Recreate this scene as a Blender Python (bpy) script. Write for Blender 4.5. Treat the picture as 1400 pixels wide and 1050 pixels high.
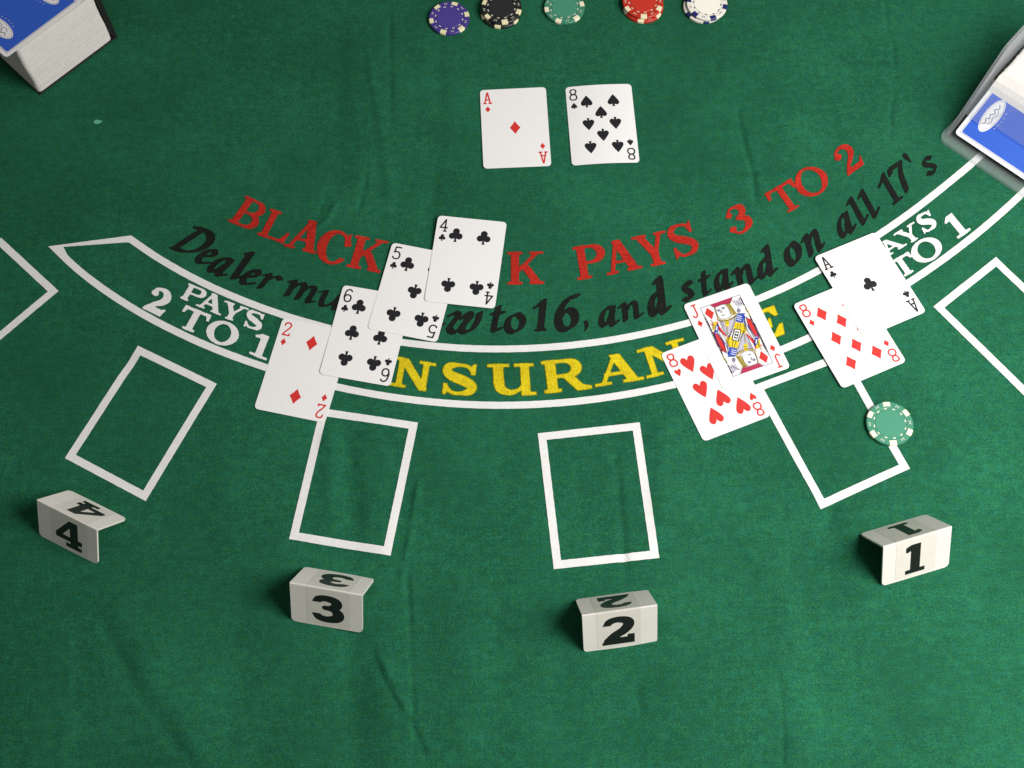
import bpy, bmesh, math, random
import numpy as np
from mathutils import Matrix, Vector

for o in list(bpy.data.objects):
    bpy.data.objects.remove(o, do_unlink=True)
scene = bpy.context.scene
COL = scene.collection
rng = random.Random(7)

# ------------------------------------------------------------------ camera
cam_d = bpy.data.cameras.new('camera')
cam = bpy.data.objects.new('camera', cam_d)
COL.objects.link(cam)
cam_d.sensor_width = 36.0
cam_d.lens = 45.76
cam_d.clip_start = 0.02
cam_d.clip_end = 50.0
PITCH, ROLL, CAMH = math.radians(66.6015), math.radians(-0.8393), 1.0371
fw = Vector((0, math.cos(PITCH), -math.sin(PITCH)))
rt = Vector((1, 0, 0))
up = rt.cross(fw)
r2 = rt * math.cos(ROLL) + up * math.sin(ROLL)
u2 = up * math.cos(ROLL) - rt * math.sin(ROLL)
M = Matrix((r2, u2, -fw)).transposed().to_4x4()
M.translation = Vector((0, 0, CAMH))
cam.matrix_world = M
scene.camera = cam

# ------------------------------------------------------------------ light
world = bpy.data.worlds.new('World')
scene.world = world
world.use_nodes = True
bg = world.node_tree.nodes['Background']
bg.inputs['Color'].default_value = (1.0, 0.97, 0.93, 1)
bg.inputs['Strength'].default_value = 0.19

def area(name, loc, target, size, energy, col):
    d = bpy.data.lights.new(name, 'AREA')
    d.shape = 'DISK'
    d.size = size
    d.energy = energy
    d.color = col
    o = bpy.data.objects.new(name, d)
    COL.objects.link(o)
    o.location = loc
    o.rotation_euler = (Vector(target) - Vector(loc)).to_track_quat('-Z', 'Y').to_euler()
    return o
area('room_lamp', (0.88, 0.16, 0.92), (0.08, 0.38, 0.0), 0.85, 30.5, (1.0, 0.975, 0.945))

vs = scene.view_settings
vs.view_transform = 'Standard'
vs.look = 'None'
vs.exposure = 0.0
vs.gamma = 1.0
scene.render.engine = 'CYCLES'
scene.cycles.max_bounces = 12
scene.cycles.transmission_bounces = 12
scene.cycles.transparent_max_bounces = 12

# ------------------------------------------------------------------ materials
def newmat(name):
    m = bpy.data.materials.new(name)
    m.use_nodes = True
    nt = m.node_tree
    return m, nt, nt.nodes['Principled BSDF']

def plain(name, col, rough=0.5, var=0.06, scale=600.0, bump=0.0, spec=0.4):
    """surface with a little tonal grain so that it is never flat"""
    m, nt, b = newmat(name)
    tc = nt.nodes.new('ShaderNodeTexCoord')
    n = nt.nodes.new('ShaderNodeTexNoise')
    n.inputs['Scale'].default_value = scale
    n.inputs['Detail'].default_value = 3.0
    nt.links.new(tc.outputs['Object'], n.inputs['Vector'])
    mr = nt.nodes.new('ShaderNodeMapRange')
    mr.inputs['From Min'].default_value = 0.3
    mr.inputs['From Max'].default_value = 0.7
    mr.inputs['To Min'].default_value = 1.0 - var
    mr.inputs['To Max'].default_value = 1.0 + var
    nt.links.new(n.outputs['Fac'], mr.inputs['Value'])
    mx = nt.nodes.new('ShaderNodeVectorMath')
    mx.operation = 'SCALE'
    mx.inputs[0].default_value = col
    nt.links.new(mr.outputs['Result'], mx.inputs['Scale'])
    nt.links.new(mx.outputs['Vector'], b.inputs['Base Color'])
    b.inputs['Roughness'].default_value = rough
    b.inputs['Specular IOR Level'].default_value = spec
    if bump:
        bp = nt.nodes.new('ShaderNodeBump')
        bp.inputs['Strength'].default_value = bump
        bp.inputs['Distance'].default_value = 0.0003
        nt.links.new(n.outputs['Fac'], bp.inputs['Height'])
        nt.links.new(bp.outputs['Normal'], b.inputs['Normal'])
    return m

def felt(name, dark, light, thread=0.20, bump=0.5, hue=False):
    """napped cloth: coarse mottling, fine fibre and a faint cross weave"""
    m, nt, b = newmat(name)
    L = nt.links.new
    tc = nt.nodes.new('ShaderNodeTexCoord')
    def noise(scale, detail, sx=1, sy=1):
        mp = nt.nodes.new('ShaderNodeMapping')
        mp.inputs['Scale'].default_value = (sx, sy, 1)
        L(tc.outputs['Object'], mp.inputs['Vector'])
        n = nt.nodes.new('ShaderNodeTexNoise')
        n.inputs['Scale'].default_value = scale
        n.inputs['Detail'].default_value = detail
        n.inputs['Roughness'].default_value = 0.65
        L(mp.outputs['Vector'], n.inputs['Vector'])
        return n.outputs['Fac']
    fine = noise(900, 2)
    mid = noise(130, 4)
    wide = noise(9, 4)
    wx = noise(420, 2, 0.12, 1.0)
    wy = noise(420, 2, 1.0, 0.12)
    def mad(a, k, c):
        n = nt.nodes.new('ShaderNodeMath')
        n.operation = 'MULTIPLY_ADD'
        L(a, n.inputs[0])
        n.inputs[1].default_value = k
        if isinstance(c, float):
            n.inputs[2].default_value = c
        else:
            L(c, n.inputs[2])
        return n.outputs[0]
    s = mad(fine, 0.95, -0.87)
    s = mad(mid, 0.38, s)
    s = mad(wide, 0.45, s)
    s = mad(wx, thread, s)
    s = mad(wy, thread * 0.6, s)
    rp = nt.nodes.new('ShaderNodeMapRange')
    rp.inputs['From Min'].default_value = 0.08
    rp.inputs['From Max'].default_value = 0.68
    L(s, rp.inputs['Value'])
    mx = nt.nodes.new('ShaderNodeMix')
    mx.data_type = 'RGBA'
    mx.inputs[6].default_value = (*dark, 1)
    mx.inputs[7].default_value = (*light, 1)
    L(rp.outputs['Result'], mx.inputs[0])
    colour = mx.outputs[2]
    if hue:
        # blotchy dye: threads drift between a teal and a grass green
        hn = noise(210, 3)
        hr = nt.nodes.new('ShaderNodeMapRange')
        hr.inputs['From Min'].default_value = 0.36
        hr.inputs['From Max'].default_value = 0.64
        L(hn, hr.inputs['Value'])
        hm = nt.nodes.new('ShaderNodeMix')
        hm.data_type = 'RGBA'
        hm.inputs[6].default_value = (0.86, 0.98, 1.15, 1)
        hm.inputs[7].default_value = (1.14, 1.01, 0.82, 1)
        L(hr.outputs['Result'], hm.inputs[0])
        mu = nt.nodes.new('ShaderNodeMix')
        mu.data_type = 'RGBA'
        mu.blend_type = 'MULTIPLY'
        mu.inputs[0].default_value = 1.0
        L(colour, mu.inputs[6])
        L(hm.outputs[2], mu.inputs[7])
        colour = mu.outputs[2]
    L(colour, b.inputs['Base Color'])
    b.inputs['Roughness'].default_value = 0.95
    b.inputs['Specular IOR Level'].default_value = 0.12
    b.inputs['Sheen Weight'].default_value = 0.12
    b.inputs['Sheen Roughness'].default_value = 0.6
    b.inputs['Sheen Tint'].default_value = (*light, 1)
    bp = nt.nodes.new('ShaderNodeBump')
    bp.inputs['Strength'].default_value = bump
    bp.inputs['Distance'].default_value = 0.0006
    L(s, bp.inputs['Height'])
    L(bp.outputs['Normal'], b.inputs['Normal'])
    return m

MAT = {}
MAT['felt'] = felt('green_felt', (0.007, 0.068, 0.033), (0.025, 0.200, 0.100), hue=True)
MAT['p_white'] = felt('white_print', (0.62, 0.615, 0.60), (0.78, 0.775, 0.765), 0.2, 0.3)
MAT['p_red'] = felt('red_print', (0.27, 0.010, 0.007), (0.54, 0.038, 0.020), 0.3, 0.4)
MAT['p_black'] = felt('black_print', (0.004, 0.006, 0.005), (0.016, 0.018, 0.015), 0.3, 0.4)
MAT['p_yell'] = felt('yellow_print', (0.42, 0.32, 0.006), (0.80, 0.66, 0.02), 0.3, 0.4)
MAT['p_olive'] = felt('olive_print_edge', (0.10, 0.13, 0.006), (0.26, 0.25, 0.012), 0.3, 0.4)
MAT['card'] = plain('card_stock', (0.715, 0.705, 0.70), 0.42, 0.012, 250, 0.03)
MAT['edge'] = plain('card_edge', (0.60, 0.58, 0.55), 0.8, 0.04, 300)
MAT['c_red'] = plain('card_red_ink', (0.54, 0.026, 0.022), 0.45, 0.04)
MAT['c_black'] = plain('card_black_ink', (0.010, 0.010, 0.013), 0.45, 0.10)
MAT['c_blue'] = plain('card_blue_ink', (0.025, 0.065, 0.40), 0.45, 0.04)
MAT['c_yell'] = plain('card_yellow_ink', (0.62, 0.48, 0.012), 0.45, 0.04)
MAT['c_gold'] = plain('card_gold_ink', (0.36, 0.28, 0.06), 0.45, 0.06)
MAT['c_crim'] = plain('card_crimson_ink', (0.36, 0.02, 0.065), 0.45, 0.15, 1500)
MAT['c_lav'] = plain('card_lavender_ink', (0.42, 0.40, 0.48), 0.45, 0.10, 1500)
MAT['c_grey'] = plain('card_grey_ink', (0.17, 0.17, 0.27), 0.45, 0.05)
MAT['cream'] = plain('cream_plastic', (0.67, 0.645, 0.595), 0.42, 0.03, 60, 0.02)
MAT['tape'] = plain('label_paper', (0.61, 0.585, 0.53), 0.30, 0.03, 90)
MAT['ink'] = plain('marker_black_ink', (0.010, 0.010, 0.011), 0.35, 0.1)
MAT['tray'] = plain('smoked_plastic', (0.010, 0.010, 0.010), 0.5, 0.1)
MAT['lint'] = plain('pale_lint', (0.10, 0.36, 0.24), 0.95, 0.1)
MAT['table'] = plain('table_board', (0.04, 0.03, 0.02), 0.7, 0.2, 30)

def back_mat():
    """blue card back: fine lattice print on object coordinates"""
    m, nt, b = newmat('blue_card_back')
    L = nt.links.new
    tc = nt.nodes.new('ShaderNodeTexCoord')
    ck = nt.nodes.new('ShaderNodeTexWave')
    ck.wave_type = 'BANDS'
    ck.bands_direction = 'X'
    ck.inputs['Scale'].default_value = 240
    mp = nt.nodes.new('ShaderNodeMapping')
    mp.inputs['Rotation'].default_value = (0, 0, math.radians(45))
    L(tc.outputs['Object'], mp.inputs['Vector'])
    L(mp.outputs['Vector'], ck.inputs['Vector'])
    ck2 = nt.nodes.new('ShaderNodeTexWave')
    ck2.bands_direction = 'Y'
    ck2.inputs['Scale'].default_value = 240
    L(mp.outputs['Vector'], ck2.inputs['Vector'])
    mu = nt.nodes.new('ShaderNodeMath')
    mu.operation = 'MULTIPLY'
    L(ck.outputs['Fac'], mu.inputs[0])
    L(ck2.outputs['Fac'], mu.inputs[1])
    mx = nt.nodes.new('ShaderNodeMix')
    mx.data_type = 'RGBA'
    mx.inputs[6].default_value = (0.006, 0.065, 0.44, 1)
    mx.inputs[7].default_value = (0.06, 0.17, 0.64, 1)
    L(mu.outputs[0], mx.inputs[0])
    L(mx.outputs[2], b.inputs['Base Color'])
    b.inputs['Roughness'].default_value = 0.4
    return m
MAT['back'] = back_mat()

def acrylic():
    """clear sheet with a faint grey body so that its edges read against the felt"""
    m, nt, b = newmat('clear_acrylic')
    b.inputs['Base Color'].default_value = (0.72, 0.73, 0.77, 1)
    b.inputs['Roughness'].default_value = 0.08
    tr = nt.nodes.new('ShaderNodeBsdfTransparent')
    tr.inputs['Color'].default_value = (0.94, 0.95, 0.96, 1)
    fr = nt.nodes.new('ShaderNodeLayerWeight')
    fr.inputs['Blend'].default_value = 0.25
    mr = nt.nodes.new('ShaderNodeMapRange')
    mr.inputs['To Min'].default_value = 0.04
    mr.inputs['To Max'].default_value = 0.45
    nt.links.new(fr.outputs['Facing'], mr.inputs['Value'])
    mx = nt.nodes.new('ShaderNodeMixShader')
    nt.links.new(mr.outputs['Result'], mx.inputs['Fac'])
    nt.links.new(tr.outputs['BSDF'], mx.inputs[1])
    nt.links.new(b.outputs['BSDF'], mx.inputs[2])
    nt.links.new(mx.outputs['Shader'], nt.nodes['Material Output'].inputs['Surface'])
    return m
MAT['acrylic'] = acrylic()

CHIP = {
    'purple': ((0.050, 0.032, 0.210), (0.72, 0.66, 0.42)),
    'black': ((0.012, 0.012, 0.013), (0.72, 0.66, 0.42)),
    'green': ((0.042, 0.200, 0.122), (0.74, 0.68, 0.50)),
    'red': ((0.42, 0.022, 0.010), (0.72, 0.66, 0.44)),
    'white': ((0.70, 0.68, 0.60), (0.012, 0.018, 0.115)),
}
for k, (a, b_) in CHIP.items():
    MAT['chip_' + k] = plain('chip_clay_' + k, a, 0.38, 0.05, 500, 0.02)
    MAT['disc_' + k] = plain('chip_centre_' + k, tuple(min(1, c * 1.12 + 0.006) for c in a), 0.3, 0.03, 300)
    MAT['inlay_' + k] = plain('chip_inlay_' + k, b_, 0.4, 0.05, 500)
MAT['chip_mark'] = plain('chip_pale_mark', (0.60, 0.60, 0.48), 0.45, 0.1)
LETTERS = [
    ('red', 'B', -259.3, 616.5, -235.0, 604.2, -244.5, 642.8),
    ('red', 'L', -231.3, 601.4, -205.5, 591.1, -220.4, 628.5),
    ('red', 'A', -206.6, 589.0, -176.7, 580.1, -195.3, 619.2),
    ('red', 'C', -179.2, 574.3, -150.8, 566.1, -170.8, 607.9),
    ('red', 'K', -148.5, 566.7, -117.2, 559.6, -141.1, 599.1),
    ('red', 'J', -111.9, 556.9, -86.8, 553.5, -104.7, 587.6),
    ('red', 'A', -81.5, 551.9, -49.9, 548.4, -78.0, 581.8),
    ('red', 'C', -39.4, 547.5, -9.2, 546.2, -38.1, 580.4),
    ('red', 'K', -2.8, 546.0, 30.4, 546.3, -2.4, 579.0),
    ('red', 'P', 60.2, 549.2, 89.3, 554.1, 56.5, 582.7),
    ('red', 'A', 87.0, 553.5, 119.4, 560.8, 79.8, 585.8),
    ('red', 'Y', 118.2, 559.8, 149.8, 567.2, 110.2, 592.1),
    ('red', 'S', 148.9, 568.5, 174.5, 577.1, 140.7, 601.6),
    ('red', '3', 201.8, 590.7, 224.6, 600.9, 195.2, 619.2),
    ('red', 'T', 248.3, 611.6, 274.6, 627.0, 235.7, 636.0),
    ('red', 'O', 272.4, 627.3, 300.8, 643.9, 260.3, 653.5),
    ('red', '2', 314.1, 652.8, 334.0, 668.3, 300.6, 678.5),
    ('ital', 'D', -310.7, 588.8, -286.0, 576.3, -287.0, 612.4),
    ('ital', 'e', -288.4, 575.0, -273.5, 567.4, -276.9, 591.1),
    ('ital', 'a', -276.4, 564.5, -259.1, 556.2, -264.8, 582.2),
    ('ital', 'l', -252.9, 556.5, -245.9, 553.5, -237.2, 585.2),
    ('ital', 'e', -246.1, 552.2, -232.1, 545.4, -235.7, 569.3),
    ('ital', 'r', -229.2, 546.5, -212.8, 540.6, -220.4, 562.6),
    ('ital', 'm', -204.7, 538.0, -177.3, 528.1, -197.2, 555.4),
    ('ital', 'u', -175.4, 528.1, -152.2, 521.1, -169.4, 544.2),
    ('ital', 's', -148.8, 519.9, -134.3, 516.8, -144.2, 536.7),
    ('ital', 't', -131.1, 516.0, -121.3, 514.4, -126.0, 541.5),
    ('ital', 'd', -106.9, 511.3, -91.3, 509.6, -100.4, 541.8),
    ('ital', 'r', -86.1, 508.8, -73.7, 507.1, -83.7, 524.7),
    ('ital', 'a', -71.8, 505.7, -60.1, 504.0, -69.4, 522.3),
    ('ital', 'w', -59.1, 497.9, -28.5, 497.4, -56.3, 520.1),
    ('ital', 't', -20.0, 498.3, -8.6, 498.3, -15.7, 526.1),
    ('ital', 'o', -8.2, 496.8, 13.2, 496.9, -5.8, 518.2),
    ('ital', '1', 19.1, 498.7, 32.4, 499.3, 22.6, 530.9),
    ('ital', '6', 37.4, 497.9, 60.3, 499.2, 39.1, 535.2),
    ('ital', ',', 63.9, 497.1, 69.3, 498.2, 63.4, 508.6),
    ('ital', 'a', 77.0, 500.6, 95.2, 503.6, 77.1, 520.8),
    ('ital', 'n', 97.4, 506.2, 117.3, 511.0, 96.0, 524.5),
    ('ital', 'd', 122.8, 510.5, 141.3, 515.8, 120.3, 547.0),
    ('ital', 's', 153.5, 524.8, 165.8, 529.1, 151.9, 544.5),
    ('ital', 't', 170.4, 530.6, 180.2, 533.9, 169.2, 555.9),
    ('ital', 'a', 183.0, 534.1, 199.4, 539.9, 181.1, 554.2),
    ('ital', 'n', 202.9, 537.6, 222.1, 545.2, 199.8, 558.0),
    ('ital', 'd', 223.1, 546.5, 240.1, 553.7, 220.9, 576.7),
    ('ital', 'o', 248.8, 558.3, 266.0, 564.9, 246.8, 582.2),
    ('ital', 'n', 269.5, 568.1, 286.2, 578.5, 265.6, 590.5),
    ('ital', 'a', 300.6, 585.8, 317.4, 597.3, 295.8, 606.9),
    ('ital', 'l', 320.0, 599.5, 330.1, 607.2, 310.0, 627.8),
    ('ital', 'l', 331.5, 606.3, 341.4, 614.6, 321.3, 635.1),
    ('ital', '1', 351.9, 620.6, 365.1, 631.3, 340.0, 650.1),
    ('ital', '7', 361.4, 631.1, 375.7, 641.0, 351.9, 661.2),
    ('ital', "'", 371.3, 664.2, 378.8, 669.6, 367.2, 676.1),
    ('ital', 's', 389.4, 651.3, 403.8, 661.1, 382.1, 668.1),
    ('white', '2', -329.7, 528.3, -310.5, 517.7, -320.1, 551.3),
    ('white', 'P', -296.1, 537.2, -277.1, 528.6, -289.4, 551.9),
    ('white', 'A', -281.1, 529.4, -258.2, 518.8, -276.4, 545.9),
    ('white', 'Y', -261.9, 519.3, -239.6, 510.5, -255.5, 534.1),
    ('white', 'S', -238.4, 508.3, -220.9, 502.2, -235.0, 525.4),
    ('white', 'T', -298.7, 510.6, -274.1, 499.4, -290.4, 530.2),
    ('white', 'O', -271.8, 494.9, -243.0, 486.2, -267.2, 517.0),
    ('white', '1', -231.1, 481.5, -214.8, 474.1, -224.9, 502.7),
    ('white', '2', 307.8, 538.8, 325.1, 551.1, 297.7, 553.8),
    ('white', 'P', 323.2, 556.5, 339.7, 567.3, 314.2, 567.5),
    ('white', 'A', 340.5, 567.7, 361.0, 581.2, 329.9, 578.3),
    ('white', 'Y', 358.0, 578.1, 378.6, 591.5, 349.3, 591.4),
    ('white', 'S', 376.9, 590.9, 392.0, 599.8, 371.0, 609.1),
    ('white', 'T', 347.8, 544.3, 369.1, 556.8, 339.7, 561.2),
    ('white', 'O', 368.4, 557.2, 395.6, 572.8, 359.2, 577.2),
    ('white', '1', 407.3, 585.6, 420.9, 595.4, 395.7, 606.3),
    ('yell', 'I', -120.4, 452.4, -111.4, 450.5, -117.2, 479.5),
    ('yell', 'N', -106.8, 449.3, -69.8, 441.8, -103.0, 476.5),
    ('yell', 'S', -62.8, 440.5, -29.3, 437.6, -61.9, 470.3),
    ('yell', 'U', -20.1, 438.0, 20.9, 438.2, -21.4, 467.6),
    ('yell', 'R', 28.3, 439.4, 69.2, 443.3, 25.7, 469.4),
    ('yell', 'A', 72.3, 444.6, 114.8, 451.2, 68.7, 471.8),
    ('yell', 'N', 116.5, 451.5, 157.9, 462.9, 109.7, 478.8),
    ('yell', 'C', 164.2, 462.1, 200.3, 474.9, 159.0, 489.0),
    ('yell', 'E', 211.4, 482.3, 242.2, 494.0, 205.4, 510.0),
]
ARC_LOW = [(-421.2, 592.4), (-392.8, 565.0), (-361.7, 540.5), (-328.7, 518.5), (-294.2, 499.0), (-258.5, 481.7), (-221.7, 466.7), (-184.2, 453.8), (-145.9, 443.2), (-107.0, 435.0), (-67.7, 429.3), (-28.0, 426.1), (11.8, 425.6), (51.5, 427.7), (91.0, 432.5), (130.0, 439.9), (168.4, 449.9), (206.1, 462.3), (243.0, 476.8), (278.9, 493.4), (313.8, 511.9), (347.8, 532.1), (380.9, 553.9), (413.0, 577.3), (444.1, 602.2), (474.1, 628.7)]
ARC_UP = [(-346.6, 602.4), (-316.5, 580.4), (-284.9, 560.6), (-251.9, 543.2), (-217.7, 528.0), (-182.7, 515.1), (-146.9, 504.4), (-110.5, 496.1), (-73.6, 490.2), (-36.4, 486.6), (0.9, 485.6), (38.2, 487.0), (75.4, 490.9), (112.1, 497.3), (148.4, 506.1), (183.9, 517.3), (218.6, 530.7), (252.4, 546.2), (285.2, 563.7), (317.1, 582.9), (347.9, 603.7), (377.9, 625.8), (407.1, 649.2), (435.9, 673.7)]
CREASES = [
    (0.7, 5, 1, [(-172.2, 850.3), (-168.5, 762.6), (-162.4, 647.5)]),
    (0.6, 5, 0, [(-135.4, 831.7), (-130.0, 770.5), (-117.7, 703.2), (-112.1, 646.7), (-109.5, 592.3)]),
    (-0.6, 3, 0, [(-116.0, 867.4), (-114.1, 787.4), (-110.7, 703.1)]),
    (-0.85, 2.2, 0, [(-132.1, 679.0), (-135.2, 645.5), (-141.6, 615.9)]),
    (0.7, 2.8, 0, [(-158.7, 639.6), (-167.2, 616.3), (-185.3, 601.2)]),
    (-1.1, 2.1, 0, [(376.9, 876.6), (373.6, 822.5), (376.5, 800.4), (372.9, 761.6), (363.9, 719.6), (358.5, 682.7)]),
    (-0.95, 2.8, 0, [(218.0, 738.9), (221.2, 701.4), (227.3, 652.8), (227.0, 617.4)]),
    (-0.5, 5, 0, [(197.2, 816.8), (205.3, 764.5)]),
    (0.5, 5, 1, [(-359.2, 257.6), (-342.6, 115.2)]),
    (-0.6, 6, 0, [(-347.6, 269.5), (-304.5, 198.1), (-259.0, 141.2), (-242.6, 113.8)]),
    (1.0, 6, 1, [(-140.4, 236.5), (-136.4, 178.5), (-133.3, 112.3)]),
    (-0.95, 2.6, 0, [(-120.2, 230.3), (-98.6, 183.6), (-82.6, 160.9), (-60.5, 111.2)]),
    (0.8, 4, 0, [(-113.0, 224.3), (-92.8, 183.6), (-76.9, 155.2)]),
    (-0.85, 2.2, 0, [(-86.4, 308.7), (-87.0, 271.7), (-83.5, 212.2), (-81.0, 166.4), (-78.4, 111.5)]),
    (0.9, 3, 0, [(-78.3, 372.6), (-86.4, 308.7), (-93.5, 271.8)]),
    (-0.5, 4, 0, [(85.9, 409.9), (87.3, 344.1), (89.5, 287.4), (91.9, 250.9)]),
    (-0.5, 3, 0, [(94.8, 192.3), (97.2, 161.1)]),
    (-0.85, 2.2, 0, [(205.8, 205.0), (207.5, 162.3), (201.7, 107.5)]),
    (-0.8, 9, 0, [(227.7, 310.2), (232.4, 266.9), (236.2, 207.5), (242.5, 117.7)]),
    (-0.8, 6, 0, [(100.5, 302.7), (179.4, 310.9), (258.8, 318.5), (290.3, 328.2)]),
    (0.8, 6, 0, [(106.8, 308.9), (185.9, 315.8), (271.7, 325.3), (339.6, 332.5), (437.5, 335.5)]),
    (-0.7, 4, 0, [(272.8, 334.8), (264.8, 328.6), (258.2, 312.9)]),
    (0.6, 7, 0, [(111.5, 650.8), (207.0, 653.1), (432.6, 659.6)]),
    (-0.7, 8, 0, [(48.1, 178.7), (110.3, 160.9), (173.5, 165.6)]),
    (-1.0, 9, 0, [(-144.7, 413.5), (-138.0, 367.0), (-128.7, 309.3)]),
    (0.9, 9, 0, [(-154.3, 417.0), (-154.1, 367.2), (-149.9, 309.7)]),
    (-0.7, 9, 0, [(260.8, 393.7), (260.1, 341.4), (267.8, 290.9)]),
    (0.7, 8, 0, [(306.9, 547.7), (306.5, 489.5), (304.7, 447.4)]),
    (-0.7, 9, 0, [(-70.9, 866.5), (-66.3, 760.8), (-70.7, 646.0), (-78.1, 591.7)]),
    (0.8, 10, 0, [(125.5, 422.8), (124.7, 356.4), (115.0, 293.2)]),
    (-0.6, 12, 0, [(-0.3, 424.8), (-7.7, 332.7), (-14.8, 211.2), (-10.0, 121.3)]),
    (0.6, 12, 0, [(-252.5, 428.7), (-239.4, 336.3), (-240.8, 274.0)]),
    (-0.6, 10, 0, [(-417.0, 530.2), (-353.4, 486.0), (-305.6, 457.1)]),
    (0.6, 12, 0, [(370.4, 418.9), (367.8, 359.1), (375.5, 289.3)]),
    (0.5, 10, 1, [(-38.1, 235.0), (-32.4, 177.0), (-29.7, 110.8)]),
    (1.5, 20, 0, [(-123.2, 426.7), (-111.3, 334.3), (-102.2, 212.5), (-91.3, 111.7)]),
    (-1.5, 16, 0, [(-134.0, 254.3), (-129.3, 189.8), (-124.4, 112.1)]),
    (1.5, 16, 0, [(-330.3, 275.3), (-284.2, 197.8), (-228.6, 113.6)]),
    (-1.3, 20, 0, [(249.5, 316.1), (249.6, 207.3), (252.4, 106.8)]),
    (1.3, 18, 0, [(209.0, 304.2), (217.7, 207.8), (217.8, 107.3)]),
    (1.3, 22, 0, [(117.3, 280.8), (121.8, 209.2), (129.6, 108.6)]),
    (-1.2, 18, 0, [(-95.7, 831.0), (-87.0, 735.8), (-92.0, 622.8)]),
    (1.3, 16, 0, [(-154.0, 849.9), (-144.4, 736.8), (-137.6, 615.8)]),
    (1.2, 18, 0, [(264.7, 833.4), (265.4, 729.6), (262.0, 624.6)]),
    (-1.1, 14, 0, [(399.0, 839.9), (391.9, 761.2), (378.2, 686.4)]),
    (1.2, 20, 0, [(-50.1, 283.4), (-43.9, 211.6), (-46.5, 111.0)]),
    (-1.2, 20, 0, [(-239.0, 249.8), (-216.8, 185.4), (-189.4, 113.0)]),
    (1.2, 18, 0, [(108.0, 331.0), (181.5, 336.2), (274.4, 348.9), (367.8, 359.1)]),
    (-1.2, 18, 0, [(281.4, 254.1), (338.7, 241.3), (408.2, 234.3)]),
    (1.2, 20, 0, [(-3.2, 211.0), (65.9, 192.7), (146.9, 194.4)]),
    (-0.6, 2.2, 0, [(-168.5, 646.1), (-173.1, 628.1), (-178.0, 616.5)]),
    (-0.55, 2.2, 0, [(88.5, 370.0), (89.7, 331.2), (91.0, 281.2)]),
    (0.5, 2.4, 0, [(180.2, 320.3), (216.1, 315.4), (246.7, 318.7)]),
    (-0.5, 2.4, 0, [(224.4, 307.1), (227.4, 294.6), (222.9, 273.1)]),
    (-0.5, 2.2, 0, [(-93.4, 296.3), (-88.1, 271.7), (-90.1, 247.6)]),
    (0.5, 2.2, 0, [(-361.3, 245.7), (-355.4, 216.2), (-351.7, 181.6)]),
]
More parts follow.
